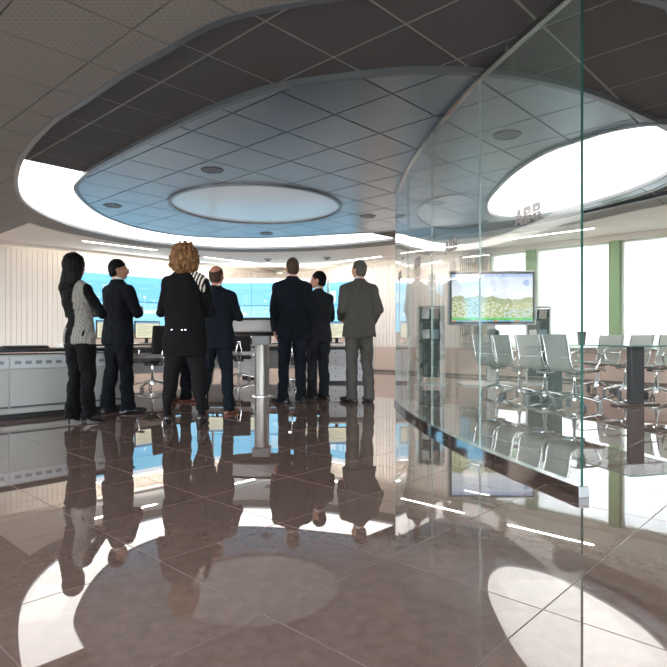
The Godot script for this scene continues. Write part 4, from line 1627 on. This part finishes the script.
func head_field(s: float) -> Field:
	# head frame: origin at the base of the neck, face towards -z
	var f := Field.new()
	f.ell(Vector3(0, 0.185, 0.008) * s, Vector3(0.077, 0.098, 0.094) * s, 0.02)
	f.ell(Vector3(0, 0.150, -0.02) * s, Vector3(0.066, 0.075, 0.078) * s, 0.03)
	f.ell(Vector3(0, 0.098, -0.048) * s, Vector3(0.046, 0.038, 0.045) * s, 0.03)
	f.ell(Vector3(0, 0.080, -0.078) * s, Vector3(0.020, 0.016, 0.014) * s, 0.015)
	f.cap(Vector3(0, -0.06, 0.014) * s, Vector3(0, 0.10, 0.01) * s, 0.048 * s, 0.054 * s, 0.03)
	f.cap(Vector3(0, 0.172, -0.092) * s, Vector3(0, 0.138, -0.113) * s, 0.010 * s, 0.013 * s, 0.012)
	for e in [-1.0, 1.0]:
		f.ell(Vector3(e * 0.012, 0.134, -0.100) * s, Vector3(0.010, 0.008, 0.010) * s, 0.008)
		f.ell(Vector3(e * 0.078, 0.150, 0.010) * s, Vector3(0.010, 0.031, 0.019) * s, 0.006)
		f.ell(Vector3(e * 0.030, 0.184, -0.078) * s, Vector3(0.026, 0.010, 0.014) * s, 0.012)
		f.ell(Vector3(e * 0.043, 0.142, -0.068) * s, Vector3(0.022, 0.018, 0.016) * s, 0.02)
		f.sub(Vector3(e * 0.031, 0.166, -0.100) * s, Vector3(0.017, 0.011, 0.014) * s, 0.008)
		f.ell(Vector3(e * 0.031, 0.165, -0.084) * s, Vector3(0.012, 0.010, 0.010) * s, 0.002)
	f.ell(Vector3(0, 0.112, -0.090) * s, Vector3(0.024, 0.006, 0.009) * s, 0.008)
	f.ell(Vector3(0, 0.102, -0.088) * s, Vector3(0.021, 0.006, 0.009) * s, 0.008)
	return f

func skin_color(base: Color, s: float) -> Callable:
	return func(p: Vector3) -> Color:
		var q := p / s
		if absf(q.y - 0.107) < 0.011 and q.z < -0.088 and absf(q.x) < 0.024:
			return base.lerp(Color8(150, 80, 78), 0.5)
		if absf(absf(q.x) - 0.031) < 0.013 and absf(q.y - 0.165) < 0.009 and q.z < -0.080:
			return Color8(60, 44, 38) if absf(absf(q.x) - 0.031) < 0.006 else Color8(228, 222, 216)
		if absf(absf(q.x) - 0.032) < 0.022 and absf(q.y - 0.188) < 0.006 and q.z < -0.075:
			return Color8(66, 50, 42)
		return base

# joints are given in metres for a figure 1.78 m tall and scaled by height / 1.78
func person(c: Dictionary) -> Node3D:
	var s: float = c.h / 1.78
	var woman: bool = c.get("woman", false)
	var root := thing("person", c.label, "person", at(c.x, c.d), c.turn, "visitors watching the displays")
	var skin: Color = c.get("skin", Color8(196, 148, 124))
	var lift: float = c.get("heel", 0.0)
	var hipx := 0.088
	var feet: Array = c.feet       # [[x, z, turn], [x, z, turn]] in metres, local
	var sh_w: float = c.get("shoulder", 0.185)
	var slim: float = c.get("slim", 1.0)
	var lean: float = c.get("lean", 0.0)
	# --- arms: shoulder, elbow, wrist for each side
	var arms := []
	for e in [-1.0, 1.0]:
		var a: Array = c.arms[0 if e < 0.0 else 1]
		arms.append([Vector3(e * sh_w + lean, 1.410, 0.005) * s, Vector3(a[0], a[1], a[2]) * s, Vector3(a[3], a[4], a[5]) * s])
	# --- body: one skin mesh from head to ankles
	var body := MB.new()
	var tf := Field.new()
	tf.loft([[0.86 * s, 0.0, 0.01, 0.15 * s, 0.10 * s], [1.06 * s, 0.0, 0.0, 0.125 * s, 0.085 * s], [1.28 * s, lean * s, 0.0, 0.15 * s, 0.095 * s], [1.42 * s, lean * s, 0.005, 0.13 * s, 0.07 * s], [1.50 * s, lean * s, 0.012, 0.05 * s, 0.05 * s]], 0.04)
	for e in 2:
		tf.cap(arms[e][0], arms[e][1], 0.042 * s, 0.036 * s, 0.03)
		tf.cap(arms[e][1], arms[e][2], 0.036 * s, 0.025 * s, 0.02)
		var sg := -1.0 if e == 0 else 1.0
		var fx: float = feet[e][0]
		var fz: float = feet[e][1]
		var knee := Vector3(lerpf(sg * hipx * s, fx, 0.5), 0.50 * s + lift * 0.5, lerpf(0.0, fz, 0.45) - 0.015)
		tf.cap(Vector3(sg * hipx * s, 0.90 * s, 0.0), knee, 0.072 * s, 0.050 * s, 0.04)
		tf.cap(knee, Vector3(fx, 0.27 * s + lift * 0.7, fz * 0.85 + 0.012), 0.048 * s, 0.045 * s, 0.02)
		tf.cap(Vector3(fx, 0.27 * s + lift * 0.7, fz * 0.85 + 0.012), Vector3(fx, 0.10 * s + lift, fz + 0.01), 0.045 * s, 0.032 * s, 0.02)
	body.append(paint(net(tf, 0.016), func(_p): return skin))
	var hb := Basis(Vector3.UP, c.get("head_turn", 0.0)) * Basis(Vector3.RIGHT, c.get("head_tilt", 0.0))
	var ht := Transform3D(hb, Vector3(lean * 1.25, 1.495, 0.012) * s)
	var hs: float = s * c.get("head", 1.0)
	body.append(paint(net(head_field(hs), 0.0065), skin_color(skin, hs)), ht)
	for e in 2:
		var hd: Array = c.get("hands", [[], []])[e]
		if hd.is_empty():
			continue
		var dv: Vector3 = hd[0].normalized()
		var pv: Vector3 = hd[1]
		pv = (pv - dv * pv.dot(dv)).normalized()
		var tv: Vector3 = dv.cross(pv) * (1.0 if e == 0 else -1.0) * hd[2]
		body.append(paint(net(hand_field(arms[e][2], dv, pv, tv, s, hd[3]), 0.0055, 0.012), func(_p): return skin))
	obj("body", body, M.skin, root)

	# --- jacket
	var jk := Field.new()
	var hem: float = c.get("hem", 0.80)
	var w := slim
	if woman:
		jk.loft(c.jacket if c.has("jacket") else [[hem * s, 0.0, 0.012, 0.200 * s * w, 0.140 * s], [0.95 * s, 0.0, 0.012, 0.188 * s * w, 0.132 * s], [1.10 * s, 0.0, 0.0, 0.156 * s * w, 0.112 * s], [1.26 * s, lean * s, -0.004, 0.178 * s * w, 0.122 * s], [1.38 * s, lean * s, 0.004, 0.176 * s * w, 0.104 * s], [1.455 * s, lean * s, 0.012, 0.112 * s, 0.072 * s], [1.49 * s, lean * s, 0.015, 0.070 * s, 0.060 * s]], 0.03)
	else:
		jk.loft([[hem * s, 0.0, 0.015, 0.215 * s * w, 0.150 * s], [0.92 * s, 0.0, 0.014, 0.210 * s * w, 0.145 * s], [1.08 * s, 0.0, 0.006, 0.192 * s * w, 0.132 * s], [1.26 * s, lean * s, 0.004, 0.206 * s * w, 0.138 * s], [1.38 * s, lean * s, 0.008, 0.196 * s * w, 0.118 * s], [1.45 * s, lean * s, 0.015, 0.128 * s, 0.084 * s], [1.50 * s, lean * s, 0.022, 0.082 * s, 0.070 * s], [1.545 * s, lean * s, 0.022, 0.070 * s, 0.070 * s]], 0.03)
	for e in 2:
		var sg := -1.0 if e == 0 else 1.0
		jk.cap(Vector3(lean + sg * 0.075, 1.452, 0.012) * s, arms[e][0] + Vector3(0, 0.0, 0), (0.060 if woman else 0.066) * s, (0.058 if woman else 0.068) * s, 0.035)
		var ra := (0.054 if woman else 0.064) * s
		jk.cap(arms[e][0], arms[e][1], ra * 1.05, ra * 0.86, 0.03)
		var cuff: Vector3 = arms[e][1].lerp(arms[e][2], 0.97)
		jk.cap(arms[e][1], cuff, ra * 0.86, ra * 0.66, 0.012)
	jk.noise = noise(c.get("seed", 1), 1.0)
	jk.nscale = Vector3(9, 5, 9) / s
	jk.amp = 0.011
	if c.get("vent", false):
		jk.sub(Vector3(0.0, hem * s, 0.17 * s), Vector3(0.010, 0.16 * s, 0.035), 0.01)
	var jm := net(jk, 0.0125)
	if c.has("jacket_paint"):
		obj("jacket", paint(jm, c.jacket_paint), M.tinted_cloth, root)
	else:
		obj("jacket", jm, M[c.suit], root)
	if not woman:
		var co := MB.new()
		co.lathe([Vector2(0.066, 0.0), Vector2(0.064, 0.022), Vector2(0.060, 0.026), Vector2(0.056, 0.022)], Vector3.ZERO, 24, s, s)
		var o := obj("shirt_collar", co, M.shirt_white, root)
		o.position = Vector3(lean * 1.1, 1.535, 0.014) * s
		o.rotation = Vector3(-0.32, 0, 0)

	# --- legs
	if c.get("skirt", false):
		var sk := Field.new()
		sk.loft(c.skirt_loft, 0.03)
		sk.noise = noise(5, 1.0)
		sk.nscale = Vector3(8, 3, 8)
		sk.amp = 0.008
		obj("skirt", net(sk, 0.0125), M.black_cloth, root)
		var st := Field.new()
		for e in 2:
			var fx: float = feet[e][0]
			var fz: float = feet[e][1]
			var sg := -1.0 if e == 0 else 1.0
			var kx := lerpf(sg * hipx * s, fx, 0.6)
			st.loft([[0.055 + lift, fx, fz + 0.012, 0.036, 0.040], [0.14 + lift, fx, fz + 0.016, 0.034, 0.040], [0.27 + lift * 0.6, lerpf(kx, fx, 0.5), fz * 0.8 + 0.020, 0.060, 0.064], [0.36 + lift * 0.5, kx, fz * 0.6 + 0.016, 0.066, 0.068], [0.49, kx, fz * 0.4, 0.074, 0.076], [0.72, sg * hipx * s, 0.0, 0.096, 0.095]], 0.01)
		obj("stockings", net(st, 0.011), M.black_stocking, root)
	else:
		var tr := Field.new()
		var fat: float = c.get("leg", 1.0)
		tr.loft([[0.80 * s, 0.0, 0.01, 0.165 * s * w, 0.115 * s], [0.92 * s, 0.0, 0.012, 0.178 * s * w, 0.128 * s], [1.05 * s, 0.0, 0.0, 0.155 * s * w, 0.108 * s]], 0.05)
		for e in 2:
			var fx: float = feet[e][0]
			var fz: float = feet[e][1]
			var sg := -1.0 if e == 0 else 1.0
			var kx := lerpf(sg * hipx * s, fx, 0.5)
			tr.loft([[0.035 + lift * 0.55, fx, fz + 0.002, 0.066 * fat * s, 0.098 * s], [0.14 + lift * 0.5, fx, fz + 0.006, 0.064 * fat * s, 0.084 * s], [0.30 * s, lerpf(kx, fx, 0.55), fz * 0.75 + 0.010, 0.068 * fat * s, 0.078 * s], [0.50 * s, kx, fz * 0.45 - 0.008, 0.071 * fat * s, 0.080 * s], [0.68 * s, lerpf(kx, sg * hipx * s, 0.5), fz * 0.2, 0.084 * fat * s, 0.096 * s], [0.84 * s, sg * hipx * s, 0.005, 0.092 * s, 0.108 * s]], 0.012)
		tr.noise = noise(c.get("seed", 1) + 40, 1.0)
		tr.nscale = Vector3(10, 7, 10)
		tr.amp = 0.016
		obj("trousers", net(tr, 0.0125), M[c.pants], root)

	# --- shoes
	for e in 2:
		var sf := Field.new()
		if woman:
			sf.cap(Vector3(0, 0.045 + lift, 0.045), Vector3(0, 0.030 + lift * 0.55, -0.04), 0.030, 0.030, 0.02)
			sf.cap(Vector3(0, 0.030 + lift * 0.55, -0.04), Vector3(0, 0.024, -0.14), 0.032, 0.022, 0.03)
			sf.cap(Vector3(0, 0.030 + lift, 0.062), Vector3(0, 0.008, 0.058), 0.014, 0.009, 0.015)
		else:
			sf.ell(Vector3(0, 0.030, -0.10) * s, Vector3(0.046, 0.040, 0.115) * s, 0.03)
			sf.ell(Vector3(0, 0.040, 0.03) * s, Vector3(0.039, 0.056, 0.065) * s, 0.03)
			sf.cap(Vector3(0, 0.004, 0.05) * s, Vector3(0, 0.004, 0.075) * s, 0.034 * s, 0.030 * s, 0.02)
		sf.cut(Vector3(0, 0.001, 0), Vector3.DOWN)
		var sm := net(sf, 0.0085)
		var so := obj("shoe", sm, M[c.shoes], root)
		so.position = Vector3(feet[e][0], 0.0, feet[e][1])
		so.rotation.y = feet[e][2]

	# --- hair
	var hf := Field.new()
	match c.hair_kind:
		"short", "balding":
			hf.ell(Vector3(0, 0.186, 0.010) * hs, Vector3(0.081, 0.106, 0.101) * hs, 0.02)
			hf.ell(Vector3(0, 0.118, 0.042) * hs, Vector3(0.058, 0.055, 0.048) * hs, 0.03)
			var dn := Vector3(0, 0.058, -0.075).normalized()
			hf.cut(Vector3(0, 0.205, -0.072) * hs, Vector3(0, -0.62, -0.80))
			hf.cut(Vector3(0, 0.082, 0.05) * hs, Vector3(0, -1.0, -0.25))
			hf.sub(Vector3(0, 0.13, -0.09) * hs, Vector3(0.12, 0.075, 0.085) * hs, 0.01)
			if c.hair_kind == "balding":
				hf.cut(Vector3(0, 0.225, 0.05) * hs, Vector3(0, 1.0, 0.55))
			hf.noise = noise(c.get("seed", 1) + 9, 1.0)
			hf.nscale = Vector3.ONE * 55.0
			hf.amp = 0.006
		"long":
			hf.loft([[-0.075, -0.055, 0.055, 0.090, 0.045], [-0.03, -0.03, 0.05, 0.105, 0.062], [0.02, -0.01, 0.04, 0.100, 0.080], [0.10, 0.0, 0.026, 0.092, 0.092], [0.18, 0.0, 0.014, 0.092, 0.106], [0.24, 0.0, 0.012, 0.079, 0.092], [0.275, 0.0, 0.014, 0.052, 0.06], [0.29, 0.0, 0.014, 0.02, 0.025]], 0.03)
			hf.sub(Vector3(0, 0.11, -0.115) * hs, Vector3(0.062, 0.11, 0.07) * hs, 0.01)
			hf.noise = noise(4, 1.0)
			hf.nscale = Vector3(46, 5, 46)
			hf.amp = 0.010
		"bob":
			hf.ell(Vector3(0, 0.195, 0.018), Vector3(0.118, 0.108, 0.118), 0.03)
			hf.ell(Vector3(-0.055, 0.120, 0.025), Vector3(0.075, 0.085, 0.088), 0.04)
			hf.ell(Vector3(0.060, 0.115, 0.025), Vector3(0.075, 0.085, 0.088), 0.04)
			hf.ell(Vector3(0.0, 0.075, 0.06), Vector3(0.085, 0.065, 0.06), 0.04)
			hf.sub(Vector3(0, 0.13, -0.13), Vector3(0.06, 0.09, 0.08), 0.01)
			hf.noise = noise(4, 1.0)
			hf.nscale = Vector3(24, 14, 24)
			hf.amp = 0.028
	var hm := net(hf, 0.007, 0.02)
	var ho: MeshInstance3D
	if c.has("hair_paint"):
		ho = obj("hair", paint(hm, c.hair_paint), M.tinted_hair, root)
	else:
		ho = obj("hair", hm, M[c.hair], root)
	ho.transform = ht
	if c.get("glasses", false):
		var g := MB.new()
		for e in [-1.0, 1.0]:
			g.tube([Vector3(e * 0.082, 0.166, 0.0) * hs, Vector3(e * 0.079, 0.172, -0.06) * hs, Vector3(e * 0.062, 0.172, -0.108) * hs], 0.003, 6)
			var ring := []
			for k in 13:
				ring.append(Vector3(e * 0.034 + 0.024 * cos(TAU * k / 12.0), 0.164 + 0.017 * sin(TAU * k / 12.0), -0.112) * hs)
			g.tube(ring, 0.0022, 6)
		g.tube([Vector3(-0.011, 0.168, -0.112) * hs, Vector3(0.011, 0.168, -0.112) * hs], 0.0022, 6)
		obj("glasses", g, M.black_plastic, root).transform = ht
	return root

func crossed(el := 0.275, ey := 1.14) -> Array:
	return [[-el, ey, -0.05, 0.06, ey + 0.035, -0.235], [el, ey, -0.05, -0.09, ey + 0.075, -0.215]]

func crossed_hands() -> Array:
	return [[Vector3(0.9, 0.15, 0.25), Vector3(0.3, 0, 1), 1.0, 0.35], [Vector3(-0.85, -0.1, 0.30), Vector3(-0.3, -0.1, 1), 1.0, 0.45]]

func people() -> void:
	var hand_cross := crossed_hands()
	# dark-haired woman in black and grey tweed
	var grey_panel := func(p: Vector3) -> Color:
		var tweed := Color8(128, 124, 116) if (int(floor(p.y * 160.0)) + int(floor(p.x * 90.0))) % 2 == 0 else Color8(104, 101, 95)
		p.x += 0.055 * smoothstep(0.95, 1.25, p.y)
		if p.y < 0.93 and p.x < -0.06:
			return tweed
		if (p.x < 0.155 or p.y < 1.0) and p.x > 0.03 + 0.03 * sin((p.y - 0.8) * 3.0) and p.y < 1.45:
			return tweed
		return Color8(11, 11, 12)
	person({"h": 1.63, "x": -2.44, "d": 5.5, "lean": -0.06, "turn": -0.45, "woman": true, "label": "woman with long straight black hair, grey tweed panels and black trousers", "heel": 0.055, "shoulder": 0.155, "slim": 0.92, "seed": 3,
		"arms": [[-0.235, 1.16, -0.06, 0.04, 1.17, -0.22], [0.265, 1.15, -0.05, -0.06, 1.20, -0.20]], "hands": hand_cross, "feet": [[-0.07, 0.02, 0.1], [0.075, -0.03, -0.45]],
		"jacket_paint": grey_panel, "hem": 0.845, "suit": "black_cloth", "pants": "black_cloth", "shoes": "black_leather", "hair_kind": "long", "hair": "hair_black", "leg": 0.84})
	# man in dark suit with glasses, arms crossed
	person({"h": 1.70, "x": -2.38, "d": 6.32, "turn": -0.60, "label": "man in dark navy suit with arms crossed and glasses, beside the long-haired woman", "shoulder": 0.186, "slim": 1.06, "seed": 6,
		"arms": crossed(0.285, 1.15), "hands": hand_cross, "feet": [[-0.12, 0.05, 0.15], [0.13, -0.03, -0.35]], "head_turn": -0.5, "glasses": true,
		"suit": "dark_navy_suit", "pants": "dark_navy_suit", "shoes": "black_leather", "hair_kind": "short", "hair": "hair_black", "skin": Color8(178, 128, 104)})
	# blonde woman, nearest
	var strands := noise(33, 1.0)
	var locks := func(p: Vector3) -> Color:
		var t := strands.get_noise_3d(p.x * 70.0, p.y * 16.0, p.z * 70.0)
		return Color8(74, 50, 33).lerp(Color8(140, 102, 64), clampf(0.5 + t * 1.4, 0.0, 1.0))
	var bw := person({"h": 1.68, "x": -1.37, "d": 5.27, "turn": -0.05, "woman": true, "label": "woman with curly blonde bob, black jacket and skirt and striped scarf", "heel": 0.06, "shoulder": 0.175, "slim": 1.10, "seed": 12,
		"arms": [[-0.255, 1.13, -0.04, 0.05, 1.19, -0.22], [0.245, 1.13, -0.05, -0.08, 1.22, -0.20]], "hands": hand_cross, "feet": [[-0.155, 0.03, 0.15], [0.155, 0.0, -0.1]],
		"jacket": [[0.90, 0.0, 0.012, 0.188, 0.142], [1.00, 0.0, 0.010, 0.184, 0.134], [1.14, 0.0, 0.004, 0.180, 0.124], [1.26, 0.0, 0.0, 0.184, 0.124], [1.36, 0.0, 0.006, 0.172, 0.104], [1.415, 0.0, 0.012, 0.11, 0.076], [1.45, 0.0, 0.015, 0.066, 0.060]],
		"suit": "black_cloth", "shoes": "black_leather", "skirt": true, "skirt_loft": [[0.66, 0.0, 0.01, 0.196, 0.125], [0.74, 0.0, 0.01, 0.203, 0.140], [0.82, 0.0, 0.012, 0.205, 0.150], [0.92, 0.0, 0.012, 0.190, 0.142], [1.02, 0.0, 0.008, 0.165, 0.12]],
		"hair_kind": "bob", "hair": "hair_blonde", "hair_paint": locks, "head_tilt": 0.05})
	var sc := Field.new()
	sc.cap(Vector3(0.085, 1.405, 0.030), Vector3(0.150, 1.365, 0.040), 0.046, 0.050, 0.03)
	sc.cap(Vector3(0.150, 1.365, 0.040), Vector3(0.180, 1.27, 0.060), 0.046, 0.024, 0.03)
	obj("scarf", paint(net(sc, 0.008), func(p): return Color8(214, 206, 192) if sin((p.x * 1.25 - p.y * 0.35 + sin(p.y * 30.0) * 0.006) * 150.0) > 0.15 else Color8(20, 19, 20)), M.tinted_cloth, bw)
	var belt := MB.new()
	for k in [[-0.075, 0.905, 0.155], [0.02, 0.902, 0.16], [0.05, 0.904, 0.158]]:
		belt.box(Vector3(k[0], k[1], k[2]), Vector3(0.018, 0.008, 0.008), 0.002)
	obj("belt_clasp", belt, M.chrome, bw)
	# short balding man
	person({"h": 1.62, "x": -1.29, "d": 6.3, "turn": -0.25, "label": "balding man in blue navy suit with arms crossed and brown shoes", "shoulder": 0.185, "slim": 1.08, "seed": 15, "hem": 0.78,
		"arms": crossed(0.265, 1.17), "hands": hand_cross, "feet": [[-0.16, 0.02, 0.2], [0.15, 0.0, -0.1]], "head_turn": 0.1, "head": 1.03,
		"suit": "blue_navy_suit", "pants": "blue_navy_suit", "shoes": "brown_leather", "hair_kind": "balding", "hair": "hair_brown", "skin": Color8(190, 130, 108)})
	# man hidden behind the blonde woman
	person({"h": 1.70, "x": -2.02, "d": 7.45, "turn": -0.5, "label": "man in black trousers and brown shoes, mostly hidden behind the blonde woman", "shoulder": 0.17, "slim": 0.95, "seed": 18,
		"arms": crossed(0.25, 1.14), "hands": hand_cross, "feet": [[-0.13, 0.03, -0.1], [0.12, -0.02, -0.5]],
		"suit": "dark_navy_suit", "pants": "dark_navy_suit", "shoes": "brown_leather", "hair_kind": "short", "hair": "hair_dark"})
	# tall man, hands in pockets
	person({"h": 1.86, "x": -0.53, "d": 7.3, "turn": 0.10, "label": "tall man in navy suit standing with hands at his pockets, back turned", "shoulder": 0.172, "slim": 0.93, "seed": 21, "hem": 0.82, "vent": true,
		"arms": [[-0.225, 1.13, 0.05, -0.215, 0.90, -0.03], [0.228, 1.13, 0.05, 0.19, 0.91, -0.08]], "hands": [[Vector3(0.15, -1, -0.2), Vector3(1, 0, 0), 1.0, 0.4], [Vector3(-0.15, -1, -0.3), Vector3(-1, 0, 0), 1.0, 0.4]], "feet": [[-0.115, 0.0, 0.75], [0.115, -0.02, 0.25]], "head_turn": 0.25, "head_tilt": 0.05,
		"suit": "navy_suit", "pants": "navy_suit", "shoes": "black_leather", "hair_kind": "short", "hair": "hair_brown", "head": 0.97})
	# man with black hair in profile
	person({"h": 1.73, "x": -0.21, "d": 7.8, "turn": 0.55, "label": "man with thick black hair in charcoal suit, turned in profile behind the tall man", "shoulder": 0.172, "slim": 0.93, "seed": 25,
		"arms": crossed(0.24, 1.14), "hands": hand_cross, "feet": [[-0.09, -0.02, 0.6], [0.09, 0.0, 0.35]], "head_turn": 0.7, "head": 1.04,
		"suit": "charcoal_suit", "pants": "charcoal_suit", "shoes": "black_leather", "hair_kind": "short", "hair": "hair_black", "skin": Color8(186, 138, 114)})
	# grey-haired man in grey suit
	person({"h": 1.84, "x": 0.33, "d": 7.42, "turn": 0.30, "label": "grey-haired man in grey suit with one hand in his pocket", "shoulder": 0.182, "slim": 0.98, "seed": 28, "hem": 0.82, "vent": true,
		"arms": [[-0.235, 1.14, 0.0, -0.17, 1.06, -0.22], [0.25, 1.16, 0.06, 0.185, 0.97, -0.05]], "hands": [[Vector3(0.8, -0.1, -0.5), Vector3(0.3, 0, 1), 1.0, 0.4], [Vector3(-0.2, -1, -0.3), Vector3(-1, 0, 0), 1.0, 0.4]], "feet": [[-0.10, 0.0, 0.45], [0.13, 0.02, 0.0]], "head_turn": 0.35,
		"suit": "grey_suit", "pants": "grey_suit", "shoes": "black_leather", "hair_kind": "short", "hair": "hair_salt", "head": 1.0})

func _ready() -> void:
	camera_and_sky()
	materials()
	outlines()
	room_lights()
	floor_and_walls()
	ceiling_parts()
	video_wall()
	glass_wall()
	television()
	rack(1.74, 10.15, -0.35, "slim pale brochure rack left of the television")
	rack(3.72, 10.35, -0.35, "slim pale brochure rack right of the television")
	meeting_set()
	control_furniture()
	people()
